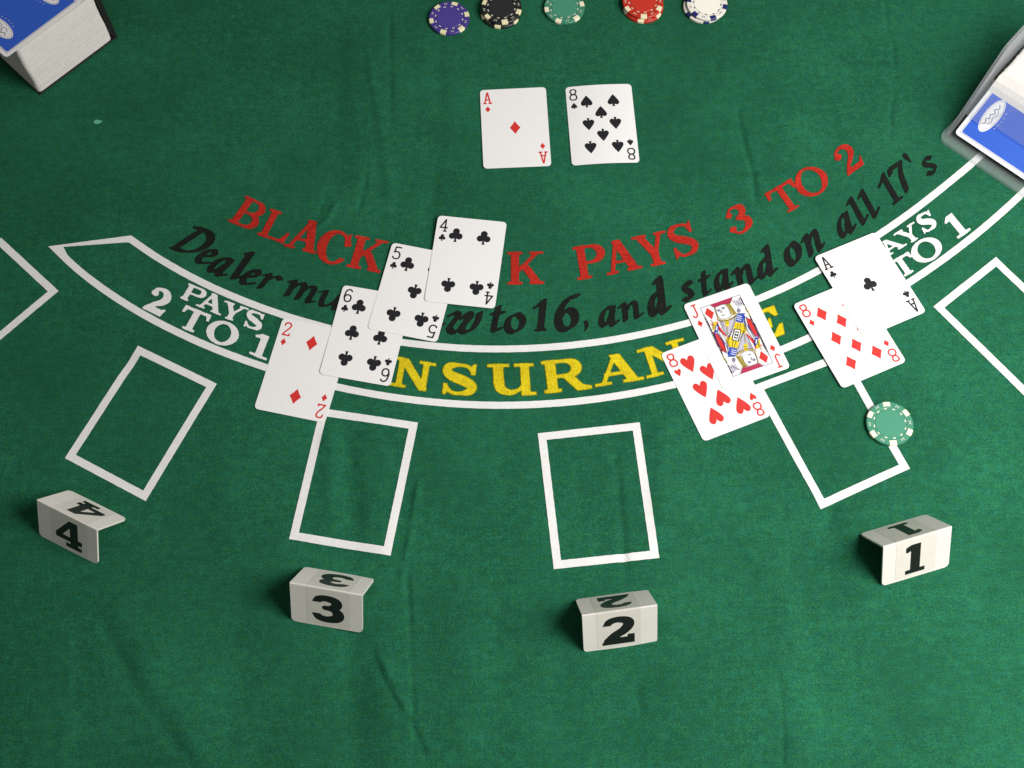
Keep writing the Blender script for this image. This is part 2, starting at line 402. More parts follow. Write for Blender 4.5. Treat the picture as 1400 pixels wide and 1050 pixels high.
JACK = [
    ('c_red', [(14.58, 11.81), (18.7, 10.75), (19.13, -0.24), (18.51, -9.76), (14.74, -9.47), (13.87, 1.68)]),
    ('c_lav', [(18.71, 33.48), (18.01, 25.95), (15.55, 26.84), (13.44, 31.07)]),
    ('c_yell', [(10.62, 8.7), (11.68, 5.72), (10.53, 0.72), (8.07, 0.32)]),
    ('c_crim', [(-9.37, 35.89), (12.57, 36.15), (8.97, 32.04), (7.74, 30.97), (0.63, 32.26), (-6.48, 32.02)]),
    ('card', [(-5.69, 31.95), (0.63, 32.26), (5.19, 31.03), (4.49, 23.49), (3.87, 20.47), (-2.71, 18.74), (-7.01, 20.09), (-7.27, 23.87)]),
    ('c_gold', [(3.26, 31.3), (8.09, 31.06), (8.79, 25.18), (9.58, 19.48), (5.01, 19.4), (4.49, 23.49), (4.58, 28.01)]),
    ('c_gold', [(-6.74, 31.9), (-5.43, 31.64), (-6.66, 26.46), (-6.88, 21.66), (-8.77, 21.16), (-8.11, 26.44)]),
    ('c_red', [(-13.06, 34.2), (-9.11, 27.78), (-13.42, 21.98), (-17.01, 29.35)]),
    ('c_lav', [(-7.8, 18.43), (-2.45, 17.13), (2.38, 16.46), (7.21, 17.96), (4.75, 13.65), (-0.87, 7.03), (-6.49, 0.41), (-8.07, 3.15)]),
    ('c_gold', [(-8.94, 21.66), (-5.78, 18.78), (-0.34, 17.23), (5.19, 18.04), (9.14, 19.42), (8.52, 18.13), (4.92, 16.4), (-0.96, 15.94), (-6.57, 17.55), (-9.29, 20.05)]),
    ('c_yell', [(-2.62, 17.63), (0.45, 17.16), (-1.84, 10.63), (-5.35, 11.47)]),
    ('c_red', [(-16.67, 19.26), (-14.21, 17.07), (-9.65, 18.88), (-10.09, 13.63), (-8.07, 3.15), (-7.02, -0.7), (-9.04, 2.85), (-12.46, 11.24), (-14.74, 12.93)]),
    ('c_yell', [(-14.3, 18.62), (-10.7, 19.26), (-11.31, 16.24), (-15.09, 12.19), (-15.79, 14.61)]),
    ('c_blue', [(-10.52, 17.03), (-10.09, 14.49), (-12.46, 11.24), (-11.23, 4.3), (-10.71, -4.56), (-11.59, -9.65), (-14.4, -11.88), (-14.22, -9.78), (-13.78, 1.97), (-15.35, 11.21)]),
    ('card', [(-14.13, 10.98), (-12.37, 10.34), (-11.06, 2.07), (-11.32, -5.42), (-12.91, -9.17), (-14.05, -9.84), (-13.52, 0.79), (-15.09, 10.03)]),
    ('c_red', [(-15.79, 9.42), (-13.6, 8.84), (-12.46, 0.41), (-13.52, -7.87), (-15.14, -9.98), (-16.85, -4.49), (-16.85, 4.17)]),
    ('c_blue', [(9.66, 19.23), (16.07, 17.12), (10.89, 9.26), (5.27, 13.03)]),
    ('card', [(9.05, 17.94), (12.65, 15.55), (12.38, 14.99), (8.7, 17.41)]),
    ('card', [(8.08, 16.34), (11.64, 13.86), (11.28, 13.33), (7.73, 15.82)]),
    ('card', [(7.03, 14.77), (10.49, 12.32), (10.14, 11.8), (6.68, 14.25)]),
    ('c_yell', [(4.66, 12.6), (10.62, 8.7), (8.07, 0.32), (4.43, 0.23), (2.64, 5.76), (0.27, 6.62)]),
    ('c_black', [(6.68, 10.79), (7.07, 10.53), (3.43, 5.69), (2.94, 5.97)]),
    ('c_black', [(8.43, 9.72), (8.83, 9.46), (5.09, 3.56), (4.61, 3.85)]),
    ('c_yell', [(-8.16, 2.96), (-5.7, 0.56), (-2.81, 0.15), (-2.37, -2.17), (-6.58, -2.37), (-7.64, -1.34)]),
    ('c_black', [(1.41, 7.07), (6.5, 3.49), (1.31, -3.51), (-3.95, 0.14)]),
    ('card', [(1.67, 5.89), (5.36, 3.25), (1.14, -2.36), (-2.72, 0.56)]),
    ('c_black', [(1.32, 4.29), (3.51, 2.84), (2.72, 1.83), (0.53, 3.27)]),
    ('c_black', [(-0.39, 1.98), (1.8, 0.54), (1.14, -0.41), (-1.05, 1.03)]),
    ('c_black', [(1.32, 4.29), (1.8, 4.0), (-0.97, 0.78), (-1.36, 1.04)]),
    ('c_black', [(3.34, 2.9), (3.82, 2.62), (1.23, -0.66), (0.79, -0.29)]),
    ('c_blue', [(14.58, 15.28), (15.8, 13.53), (18.7, 5.34), (18.25, -7.71), (13.86, -9.15), (13.86, -6.98), (12.11, 2.31), (12.82, 10.72)]),
    ('card', [(14.93, 13.85), (15.63, 12.73), (13.17, 4.1), (14.83, -6.25), (16.85, -7.64), (15.79, -8.55), (13.86, -6.98), (11.85, 3.49), (13.17, 10.59)]),
    ('c_red', [(15.37, 12.61), (17.91, 10.6), (18.35, 3.3), (17.81, -6.9), (15.53, -5.64), (14.13, 2.66), (14.05, 8.11)]),
    ('c_grey', [(12.12, 23.97), (14.05, 22.62), (13.44, 20.24), (11.42, 19.46), (10.45, 21.32)]),
    ('c_lav', [(11.47, 32.33), (13.0, 30.14), (16.86, 25.28), (16.07, 24.7), (12.48, 29.04), (10.72, 31.41)]),
    ('c_black', [(18.71, 33.48), (19.33, 32.61), (19.32, 23.95), (18.71, 24.39)]),
    ('c_black', [(17.39, 33.31), (17.66, 31.27), (17.22, 31.65)]),
    ('c_black', [(17.22, 28.61), (17.65, 26.07), (16.95, 26.33)]),
    ('c_black', [(18.88, 23.03), (19.58, 22.34), (19.14, 17.09), (18.7, 18.33)]),
    ('c_yell', [(19.14, 21.42), (19.58, 20.61), (19.58, 9.35), (19.14, 10.59)]),
    ('c_black', [(19.76, 20.11), (20.02, 19.8), (19.21, -20.84), (18.51, -21.02)]),
    ('c_black', [(19.05, 13.65), (19.58, 13.25), (19.49, 7.86), (18.96, 8.49)]),
    ('c_black', [(19.31, 4.9), (19.84, 4.27), (19.57, -1.04), (19.13, -0.24)]),
    ('c_black', [(19.13, -4.57), (19.57, -5.38), (19.3, -10.26), (18.87, -9.45)]),
    ('c_yell', [(16.67, -10.17), (17.81, -11.67), (15.7, -15.23), (14.39, -14.1)]),
    ('c_blue', [(13.86, -9.15), (17.55, -8.32), (14.04, -13.54), (12.1, -15.01), (11.58, -12.65)]),
    ('card', [(14.3, -9.96), (15.79, -9.85), (13.51, -13.35), (12.63, -13.03)]),
    ('c_grey', [(-0.6, 29.67), (2.12, 29.33), (1.77, 27.73), (-0.34, 27.63), (-0.95, 28.5)]),
    ('c_grey', [(-4.99, 29.1), (-2.88, 28.77), (-3.41, 26.79), (-5.08, 26.75), (-5.52, 27.99)]),
    ('c_black', [(-1.74, 27.7), (-1.39, 27.58), (-2.97, 25.55), (-1.74, 25.1), (-1.92, 24.74), (-3.67, 25.37)]),
    ('c_black', [(-3.85, 22.41), (-0.87, 22.62), (-0.87, 22.19), (-3.89, 21.88)]),
    ('c_black', [(-3.06, 21.47), (-2.01, 21.52), (-2.05, 21.21), (-3.06, 21.04)]),
]
JACK_LINES = [
    ('c_grey', 0.42, [(-6.48, 32.02), (-7.4, 26.19), (-7.27, 22.57), (-5.52, 19.33), (-0.08, 17.79), (3.61, 19.05), (5.45, 19.46)]),
    ('c_black', 0.3, [(-9.37, 35.89), (-6.48, 32.02), (0.63, 32.26), (7.74, 30.97), (12.57, 36.15)]),
    ('c_black', 0.3, [(3.26, 31.3), (4.58, 28.01), (4.49, 23.49), (3.78, 20.28)]),
    ('c_black', 0.3, [(5.72, 30.84), (6.95, 26.93), (7.65, 22.34), (7.91, 19.43)]),
    ('c_black', 0.35, [(-9.64, 20.18), (-6.66, 17.36), (-1.05, 15.76), (5.45, 16.43), (8.87, 18.0)]),
    ('c_black', 0.35, [(-7.89, 18.24), (-7.98, 10.7), (-8.07, 3.15)]),
    ('c_black', 0.35, [(7.21, 17.96), (4.31, 12.73), (-1.09, 6.57), (-6.06, 0.47)]),
    ('c_gold', 0.5, [(-3.94, 10.96), (-5.44, 6.52), (-6.67, 2.64)]),
    ('c_black', 0.35, [(-15.27, 11.39), (-13.78, 1.97), (-14.05, -7.68), (-14.4, -11.88)]),
    ('c_black', 0.35, [(-10.52, 17.03), (-11.58, 10.92), (-10.27, 2.86), (-10.27, -5.8), (-11.41, -9.71)]),
    ('c_black', 0.35, [(14.58, 15.28), (12.99, 8.49), (13.43, 0.75), (14.21, -7.98)]),
    ('c_black', 0.35, [(15.8, 13.53), (18.7, 5.34), (18.25, -7.71)]),
    ('c_black', 0.35, [(5.27, 13.03), (7.99, 10.96), (10.8, 9.07)]),
    ('c_black', 0.35, [(0.27, 6.62), (-5.0, 2.03), (-7.64, -1.34)]),
    ('c_black', 0.35, [(11.68, 7.89), (8.25, 0.25), (4.21, -1.31)]),
    ('c_black', 0.35, [(9.66, 19.23), (13.0, 18.23), (15.98, 16.93)]),
    ('c_gold', 0.6, [(-14.82, 21.84), (-14.03, 18.31), (-15.09, 12.19)]),
    ('c_black', 0.45, [(-18.59, 25.16), (-18.86, 16.81), (-18.95, 9.27), (-19.04, 1.72), (-18.96, -5.02)]),
    ('c_black', 0.3, [(-18.59, 28.63), (-18.16, 23.05), (-17.98, 16.49)]),
    ('c_black', 0.3, [(11.51, 32.63), (14.06, 30.19), (15.55, 26.84)]),
    ('c_grey', 0.35, [(12.3, 28.67), (13.44, 25.44), (13.7, 22.96)]),
    ('c_black', 0.3, [(-2.98, 16.46), (0.45, 15.65)]),
    ('c_black', 0.3, [(-4.03, 14.24), (-0.34, 13.34)]),
    ('c_black', 0.3, [(-6.31, 17.67), (-6.31, 11.17)]),
]

# ------------------------------------------------------------------ helpers
def tag(o, label=None, cat=None, group=None, kind=None):
    if label: o['label'] = label
    if cat: o['category'] = cat
    if group: o['group'] = group
    if kind: o['kind'] = kind
    return o

def empty(name, loc=(0, 0, 0), rz=0.0):
    o = bpy.data.objects.new(name, None)
    o.empty_display_size = 0.01
    COL.objects.link(o)
    o.location = loc
    o.rotation_euler = (0, 0, rz)
    return o

def mesh_obj(name, verts, faces, mat, parent=None, smooth=False):
    me = bpy.data.meshes.new(name)
    me.from_pydata([tuple(v) for v in verts], [], [tuple(f) for f in faces])
    me.materials.append(MAT[mat] if isinstance(mat, str) else mat)
    if smooth:
        me.polygons.foreach_set('use_smooth', [True] * len(me.polygons))
    me.update()
    o = bpy.data.objects.new(name, me)
    COL.objects.link(o)
    if parent:
        o.parent = parent
    return o

def bm_obj(name, bm, mat, parent=None, smooth=False):
    me = bpy.data.meshes.new(name)
    bmesh.ops.recalc_face_normals(bm, faces=bm.faces)
    bm.to_mesh(me)
    bm.free()
    me.materials.append(MAT[mat])
    if smooth:
        me.polygons.foreach_set('use_smooth', [True] * len(me.polygons))
    o = bpy.data.objects.new(name, me)
    COL.objects.link(o)
    if parent:
        o.parent = parent
    return o

# --- signed distance shapes, contoured into meshes -------------------------
def catmull(pts, n=8):
    P = [np.array(p, float) for p in pts]
    if len(P) < 3:
        return [tuple(p) for p in P]
    P = [2 * P[0] - P[1]] + P + [2 * P[-1] - P[-2]]
    out = []
    for i in range(1, len(P) - 2):
        a, b, c, d = P[i - 1:i + 3]
        for k in range(n):
            t = k / n
            out.append(0.5 * (2 * b + (c - a) * t + (2 * a - 5 * b + 4 * c - d) * t * t + (3 * b - a - 3 * c + d) * t ** 3))
    out.append(P[-2])
    return [tuple(p) for p in out]

class G:
    """grid on which shapes are evaluated (negative inside)"""
    def __init__(s, X, Y):
        s.X, s.Y = X, Y
    def poly(s, pts):
        X, Y = s.X, s.Y
        d = np.full(X.shape, 1e9)
        ins = np.zeros(X.shape, bool)
        n = len(pts)
        for i in range(n):
            ax, ay = pts[i][0], pts[i][1]
            bx, by = pts[(i + 1) % n][0], pts[(i + 1) % n][1]
            ex, ey = bx - ax, by - ay
            L2 = ex * ex + ey * ey
            if L2 < 1e-14:
                continue
            t = np.clip(((X - ax) * ex + (Y - ay) * ey) / L2, 0, 1)
            d = np.minimum(d, np.hypot(X - ax - t * ex, Y - ay - t * ey))
            c = ((ay > Y) != (by > Y))
            with np.errstate(divide='ignore', invalid='ignore'):
                xi = (bx - ax) * (Y - ay) / (by - ay if by != ay else 1e-12) + ax
            ins ^= (c & (X < xi))
        return np.where(ins, -d, d)
    def rect(s, x0, x1, y0, y1):
        return np.maximum(np.maximum(x0 - s.X, s.X - x1), np.maximum(y0 - s.Y, s.Y - y1))
    def ell(s, cx, cy, rx, ry):
        return (np.sqrt(((s.X - cx) / rx) ** 2 + ((s.Y - cy) / ry) ** 2) - 1) * min(rx, ry)
    def D(s, x0, x1, y0, y1):
        r = min((y1 - y0) * 0.58, (x1 - x0) * 0.85)
        xm, ym, h = x1 - r, (y0 + y1) / 2, (y1 - y0) / 2
        p = [(x0, y0)] + [(xm + r * math.cos(a), ym + h * math.sin(a)) for a in np.linspace(-math.pi / 2, math.pi / 2, 22)] + [(x0, y1)]
        return s.poly(p)
    def hq(s, x0, y0, x1, y1, w):
        return s.poly([(x0 - w / 2, y0), (x0 + w / 2, y0), (x1 + w / 2, y1), (x1 - w / 2, y1)])
    def stroke(s, pts, widths, smooth=True):
        if not hasattr(widths, '__len__'):
            widths = [widths] * len(pts)
        q = [(p[0], p[1], w) for p, w in zip(pts, widths)]
        if smooth:
            q = catmull(q, 7)
        d = np.full(s.X.shape, 1e9)
        for (ax, ay, aw), (bx, by, bw) in zip(q[:-1], q[1:]):
            ex, ey = bx - ax, by - ay
            L2 = ex * ex + ey * ey + 1e-12
            t = np.clip(((s.X - ax) * ex + (s.Y - ay) * ey) / L2, 0, 1)
            d = np.minimum(d, np.hypot(s.X - ax - t * ex, s.Y - ay - t * ey) - (aw + (bw - aw) * t) / 2)
        return d
    def nib(s, pts, tmax=0.30, tmin=0.11, ang=35, smooth=True):
        """broad pen: sweep of a slanted edge along a path"""
        q = catmull(pts, 7) if smooth else pts
        a = math.radians(ang)
        h = (tmax - tmin) / 2
        ox, oy = h * math.cos(a), h * math.sin(a)
        d = np.full(s.X.shape, 1e9)
        for (ax, ay), (bx, by) in zip(q[:-1], q[1:]):
            P = [(ax - ox, ay - oy), (ax + ox, ay + oy), (bx + ox, by + oy), (bx - ox, by - oy)]
            d = np.minimum(d, s.poly(P))
            d = np.minimum(d, s.stroke(P[:2], 0.002, False))
        return d - tmin / 2

def U(*a):
    d = a[0]
    for b in a[1:]:
        d = np.minimum(d, b)
    return d
def SU(k, *a):
    d = a[0]
    for b in a[1:]:
        h = np.clip(0.5 + 0.5 * (b - d) / k, 0, 1)
        d = b * (1 - h) + d * h - k * h * (1 - h)
    return d
def cut(a, b):
    return np.maximum(a, -b)

def contour(X, Y, V):
    """fill V<0 on a regular grid -> vertices (x, y) and faces"""
    ny, nx = V.shape
    V = np.where(np.abs(V) < 1e-9, 1e-9, V)
    verts, faces, idx = [], [], {}
    def gv(i, j):
        k = (i, j)
        if k not in idx:
            idx[k] = len(verts)
            verts.append((X[i, j], Y[i, j]))
        return idx[k]
    def ev(i, j, i2, j2):
        k = (i, j, i2, j2) if (i, j) < (i2, j2) else (i2, j2, i, j)
        if k not in idx:
            a, b = V[i, j], V[i2, j2]
            t = a / (a - b)
            idx[k] = len(verts)
            verts.append((X[i, j] + t * (X[i2, j2] - X[i, j]), Y[i, j] + t * (Y[i2, j2] - Y[i, j])))
        return idx[k]
    neg = V < 0
    cnt = neg[:-1, :-1].astype(int) + neg[1:, :-1] + neg[:-1, 1:] + neg[1:, 1:]
    for i, j in zip(*np.nonzero(cnt)):
        c = [(i, j), (i, j + 1), (i + 1, j + 1), (i + 1, j)]
        if cnt[i, j] == 4:
            faces.append([gv(*p) for p in c])
            continue
        f = []
        for k in range(4):
            p, q = c[k], c[(k + 1) % 4]
            if neg[p]:
                f.append(gv(*p))
            if neg[p] != neg[q]:
                f.append(ev(*p, *q))
        if len(f) >= 3:
            faces.append(f)
    return verts, faces

# ------------------------------------------------------------------ letters
def roman(g, ch, w, st, hl, sf):
    k = 0.05
    o = 0.10
    R = g.rect
    sb = lambda a, b: R(a, b, 0, sf)
    sp = lambda a, b: R(a, b, 1 - sf, 1)
    if ch == 'I':
        c = w / 2
        return SU(k, R(c - st / 2, c + st / 2, 0, 1), sb(0.04 * w, 0.96 * w), sp(0.04 * w, 0.96 * w))
    if ch == 'B':
        a = U(cut(g.D(o, w * .94, .5 - hl / 2, 1), g.D(o + st, w * .94 - st, .5 + hl / 2, 1 - hl)),
              cut(g.D(o, w, 0, .5 + hl / 2), g.D(o + st, w - st * 1.05, hl, .5 - hl / 2)))
        return U(SU(k, R(o, o + st, 0, 1), R(0, o + st, 0, sf), R(0, o + st, 1 - sf, 1)), a)
    if ch in 'PR':
        b0 = .43
        e = w * (.98 if ch == 'P' else .84)
        a = cut(g.D(o, e, b0, 1), g.D(o + st, e - st * 1.05, b0 + hl, 1 - hl))
        s = SU(k, R(o, o + st, 0, 1), sb(0, 2 * o + st), R(0, o + st, 1 - sf, 1))
        r = U(s, a)
        if ch == 'R':
            r = SU(k, r, g.hq(w * .80, 0, w * .50, b0 + hl * .8, st * 1.1), g.poly([(w * .70, 0), (w, 0), (w, sf), (w * .86, sf * 1.6)]))
        return r
    if ch == 'L':
        return SU(k, R(o, o + st, 0, 1), sp(0, 2 * o + st), R(0, w * .94, 0, hl), g.poly([(w * .72, 0), (w * .95, 0), (w, .40), (w * .93, .40)]))
    if ch == 'E':
        return SU(k, R(o, o + st, 0, 1), R(0, w * .92, 1 - hl, 1), R(0, w * .94, 0, hl), R(o, w * .66, .5 - hl / 2, .5 + hl / 2),
                  g.poly([(w * .62, 0), (w * .95, 0), (w, .36), (w * .90, .36)]), g.poly([(w * .66, 1), (w * .93, 1), (w * .95, .68), (w * .86, .68)]),
                  g.poly([(w * .56, .5), (w * .68, .66), (w * .72, .66), (w * .70, .34), (w * .66, .34)]))
    if ch == 'T':
        c = w / 2
        return SU(k, R(c - st / 2, c + st / 2, 0, 1), sb(c - st / 2 - o * 1.3, c + st / 2 + o * 1.3), R(.03 * w, .97 * w, 1 - hl * 1.1, 1),
                  g.poly([(.02 * w, 1), (.18 * w, 1), (.09 * w, .68), (0, .68)]), g.poly([(.98 * w, 1), (.82 * w, 1), (.91 * w, .68), (w, .68)]))
    if ch == 'A':
        t = hl * 1.35
        return SU(k * .7, g.hq(.16 * w, 0, .50 * w, 1, t), g.hq(.80 * w, 0, .49 * w, 1, st * 1.15), R(.22 * w, .72 * w, .29, .29 + hl),
                  sb(0, .34 * w), sb(.58 * w, w))
    if ch == 'K':
        return SU(k * .7, R(o, o + st, 0, 1), sb(0, 2 * o + st), sp(0, 2 * o + st), g.hq(o + st * .7, .36, .80 * w, 1 - sf / 2, hl * 1.6),
                  g.hq(.83 * w, 0, .46 * w, .58, st * 1.15), sb(.60 * w, w), sp(.60 * w, .98 * w))
    if ch == 'Y':
        c = .5 * w
        return SU(k * .7, R(c - st / 2, c + st / 2, 0, .46), sb(c - st / 2 - o, c + st / 2 + o), g.hq(c, .38, .21 * w, 1, st * 1.1),
                  g.hq(c + .03, .38, .82 * w, 1, hl * 1.5), sp(0, .42 * w), sp(.64 * w, w))
    if ch == 'N':
        t = st * .62
        return SU(k * .7, R(.15 * w, .15 * w + t, 0, 1), R(.85 * w - t, .85 * w, 0.05, 1), g.poly([(.10 * w, 1), (.10 * w + st * 1.2, 1), (.86 * w, .1), (.86 * w, 0), (.86 * w - st * .75, 0), (.15 * w, .93)]),
                  sb(.02 * w, .38 * w), R(0, .24 * w, 1 - sf, 1), sp(.62 * w, w))
    if ch == 'U':
        return SU(k * .8, R(.12 * w, .12 * w + st, .36, 1), R(.70 * w, .70 * w + st * .85, 0, 1), sp(0, .46 * w), sp(.57 * w, .98 * w),
                  g.stroke([(.12 * w + st / 2, .42), (.15 * w + st / 2, .22), (.38 * w, .11), (.50 * w, .09), (.64 * w, .17), (.74 * w, .30)], [st, st * .95, st * .66, st * .5, hl, hl]),
                  R(.70 * w, w, 0, sf))
    if ch == 'O':
        return cut(g.ell(w / 2, .5, w / 2, .515), g.ell(w / 2, .5, w / 2 - st * 1.08, .515 - hl * 1.05))
    if ch == 'C':
        a = cut(g.ell(.53 * w, .5, .53 * w, .515), g.ell(.58 * w, .5, .53 * w - st, .515 - hl * 1.1))
        a = cut(a, g.poly([(.60 * w, .5), (1.3 * w, .72), (1.3 * w, .20), (.80 * w, .24)]))
        return SU(k * .6, a, g.poly([(.82 * w, .62), (.93 * w, .62), (.96 * w, 1.0), (.90 * w, .98), (.80 * w, .86)]))
    if ch == 'S':
        a = g.stroke([(.84 * w, .74), (.72 * w, .91), (.48 * w, 1 - hl / 2), (.24 * w, .90), (.17 * w, .74), (.30 * w, .59), (.60 * w, .46), (.83 * w, .30), (.76 * w, .12), (.52 * w, hl / 2), (.30 * w, .07), (.14 * w, .26)],
                     [hl, hl, hl, st * .72, st * .85, st, st * 1.05, st * .92, st * .72, hl, hl, hl])
        return SU(k * .5, a, g.poly([(.80 * w, .66), (.90 * w, .66), (.93 * w, 1), (.87 * w, 1), (.78 * w, .88)]), g.poly([(.07 * w, 0), (.13 * w, 0), (.22 * w, .12), (.18 * w, .34), (.09 * w, .34)]))
    if ch == 'J':
        return SU(k, R(.55 * w, .55 * w + st, .25, 1), sp(.35 * w, w), g.stroke([(.55 * w + st / 2, .3), (.55 * w, .08), (.3 * w, .02), (.1 * w, .15)], [st, st * .7, hl, hl]), g.ell(.14 * w, .2, .1, .1))
    if ch == '2':
        a = g.stroke([(.14 * w, .70), (.22 * w, .88), (.46 * w, .955), (.68 * w, .90), (.79 * w, .72), (.68 * w, .52), (.42 * w, .33), (.14 * w, .07)],
                     [hl, hl * 1.1, hl * 1.2, st * .85, st * 1.05, st * .85, hl * 1.5, hl * 1.2])
        return SU(k * .6, a, g.ell(.22 * w, .73, .16 * w, .11), g.poly([(.03 * w, 0), (.90 * w, 0), (w, .32), (.93 * w, .32), (.84 * w, st * .85), (.20 * w, st * .80)]))
    if ch == '3':
        a = g.stroke([(.16 * w, .74), (.26 * w, .90), (.48 * w, .95), (.72 * w, .86), (.72 * w, .66), (.46 * w, .54)], [hl, hl, hl * 1.1, st, st * .95, hl])
        b = g.stroke([(.46 * w, .54), (.78 * w, .44), (.84 * w, .24), (.62 * w, .07), (.36 * w, .05), (.16 * w, .20)], [hl, st * .9, st * 1.1, st * .6, hl, hl])
        return SU(k * .5, a, b, g.ell(.20 * w, .73, .13 * w, .085), g.ell(.18 * w, .24, .14 * w, .10))
    if ch == '1':
        c = .52 * w
        return SU(k, R(c - st / 2, c + st / 2, 0, .98), R(.04 * w, w, 0, sf), g.poly([(c - st / 2 - .02, .98), (.02 * w, .84), (.02 * w, .76), (c, .80), (c + st / 2, .98)]))
    raise KeyError(ch)

def italic(g, ch, w, h=1.0):
    """broad pen letters; the slant comes from the placement"""
    T = 0.30 if ch in 'eaorsnmuw' else 0.21
    t = 0.095 if ch in 'eaorsnmuw' else 0.075
    N = lambda p, smooth=True: g.nib(p, T, t, 30, smooth)
    m = T / 2 * .85
    if ch == 'D':
        return U(N([(.30 * w, .93), (.22 * w, .5), (.16 * w, .07)]), N([(.02 * w + m * .6, .93), (.34 * w, .95), (.66 * w, .88), (.86 * w, .62), (.80 * w, .30), (.52 * w, .10), (.06 * w + m * .5, .06)]))
    if ch == 'e':
        return N([(.24 * w, .46), (.60 * w, .55), (.76 * w, .76), (.60 * w, .92), (.36 * w, .80), (.20 * w, .44), (.28 * w, .14), (.52 * w, .08), (.84 * w, .26)])
    if ch == 'a':
        return U(N([(.72 * w, .90), (.46 * w, .92), (.22 * w, .62), (.18 * w, .26), (.32 * w, .09), (.52 * w, .26), (.68 * w, .62)]), N([(.76 * w, .93), (.70 * w, .5), (.68 * w, .14), (.76 * w, .07), (.94 * w, .2)]))
    if ch == 'o':
        return N([(.55 * w, .92), (.25 * w, .74), (.19 * w, .35), (.42 * w, .08), (.74 * w, .25), (.81 * w, .64), (.55 * w, .92)])
    if ch == 'l':
        return U(N([(.10 * w, .88), (.42 * w, .94)], False), N([(.44 * w, .94), (.44 * w, .5), (.44 * w, .10), (.56 * w, .06), (.92 * w, .14)]))
    if ch == 'r':
        return U(N([(.06 * w, .80), (.26 * w, .92), (.26 * w, .5), (.22 * w, .06)]), N([(.28 * w, .52), (.48 * w, .80), (.70 * w, .93), (.92 * w, .80)]))
    if ch == 'n':
        return U(N([(.04 * w, .82), (.22 * w, .92), (.24 * w, .5), (.22 * w, .07)]), N([(.26 * w, .50), (.44 * w, .80), (.64 * w, .92), (.74 * w, .78), (.72 * w, .36), (.74 * w, .08), (.94 * w, .18)]))
    if ch == 'm':
        return U(N([(.03 * w, .82), (.14 * w, .92), (.15 * w, .5), (.13 * w, .07)]), N([(.16 * w, .50), (.28 * w, .80), (.42 * w, .92), (.50 * w, .76), (.48 * w, .07)]), N([(.50 * w, .50), (.62 * w, .80), (.76 * w, .92), (.84 * w, .76), (.82 * w, .30), (.84 * w, .08), (.97 * w, .18)]))
    if ch == 'u':
        return U(N([(.04 * w, .84), (.20 * w, .92), (.20 * w, .4), (.26 * w, .10), (.44 * w, .14), (.62 * w, .40), (.74 * w, .70)]), N([(.76 * w, .93), (.74 * w, .4), (.76 * w, .08), (.96 * w, .18)]))
    if ch == 'w':
        return U(N([(.10 * w, .82), (.24 * w, .93), (.33 * w, .80), (.22 * w, .52), (.13 * w, .26), (.22 * w, .08), (.38 * w, .12), (.54 * w, .46), (.66 * w, .80)]),
                 N([(.48 * w, .70), (.62 * w, .92), (.69 * w, .74), (.54 * w, .42), (.48 * w, .18), (.60 * w, .07), (.80 * w, .24), (.92 * w, .60), (.94 * w, .92)]))
    if ch == 's':
        return N([(.80 * w, .82), (.56 * w, .92), (.30 * w, .82), (.34 * w, .62), (.62 * w, .42), (.70 * w, .20), (.44 * w, .07), (.14 * w, .18)])
    if ch == 't':
        return U(N([(.46 * w, .92), (.38 * w, .5), (.36 * w, .16), (.48 * w, .06), (.84 * w, .14)]), N([(.10 * w, .68), (.86 * w, .70)], False))
    if ch == 'd':
        return U(N([(.62 * w, .56), (.42 * w, .58), (.20 * w, .40), (.16 * w, .16), (.30 * w, .06), (.50 * w, .16), (.66 * w, .38)]), N([(.52 * w, .90), (.70 * w, .95), (.70 * w, .5), (.68 * w, .10), (.76 * w, .05), (.95 * w, .12)]))
    if ch == '1':
        return U(N([(.08 * w, .76), (.34 * w, .84), (.52 * w, .94)]), N([(.52 * w, .94), (.50 * w, .06)], False), g.rect(.12 * w, .92 * w, 0, .075))
    if ch == '6':
        return U(N([(.88 * w, .92), (.56 * w, .86), (.26 * w, .60), (.17 * w, .30), (.30 * w, .09), (.56 * w, .06), (.80 * w, .20), (.80 * w, .44), (.58 * w, .56), (.34 * w, .50), (.22 * w, .36)]))
    if ch == '7':
        return U(N([(.08 * w, .78), (.14 * w, .92), (.88 * w, .92)], False), N([(.90 * w, .92), (.62 * w, .58), (.52 * w, .06)]))
    if ch == ',':
        return g.stroke([(.50 * w, .84), (.62 * w, .62), (.50 * w, .30), (.12 * w, .04)], [.30, .34, .20, .06])
    if ch == "'":
        return g.stroke([(.42 * w, .80), (.50 * w, .55), (.66 * w, .10)], [.40, .36, .14])
    raise KeyError(ch)

STYLE = {'red': (0.215, 0.085, 0.075), 'white': (0.30, 0.12, 0.10), 'yell': (0.29, 0.10, 0.085)}
PRINT = {'red': ('p_red', 'red'), 'ital': ('p_black', 'black'), 'white': ('p_white', 'white'), 'yell': ('p_yell', 'yellow')}

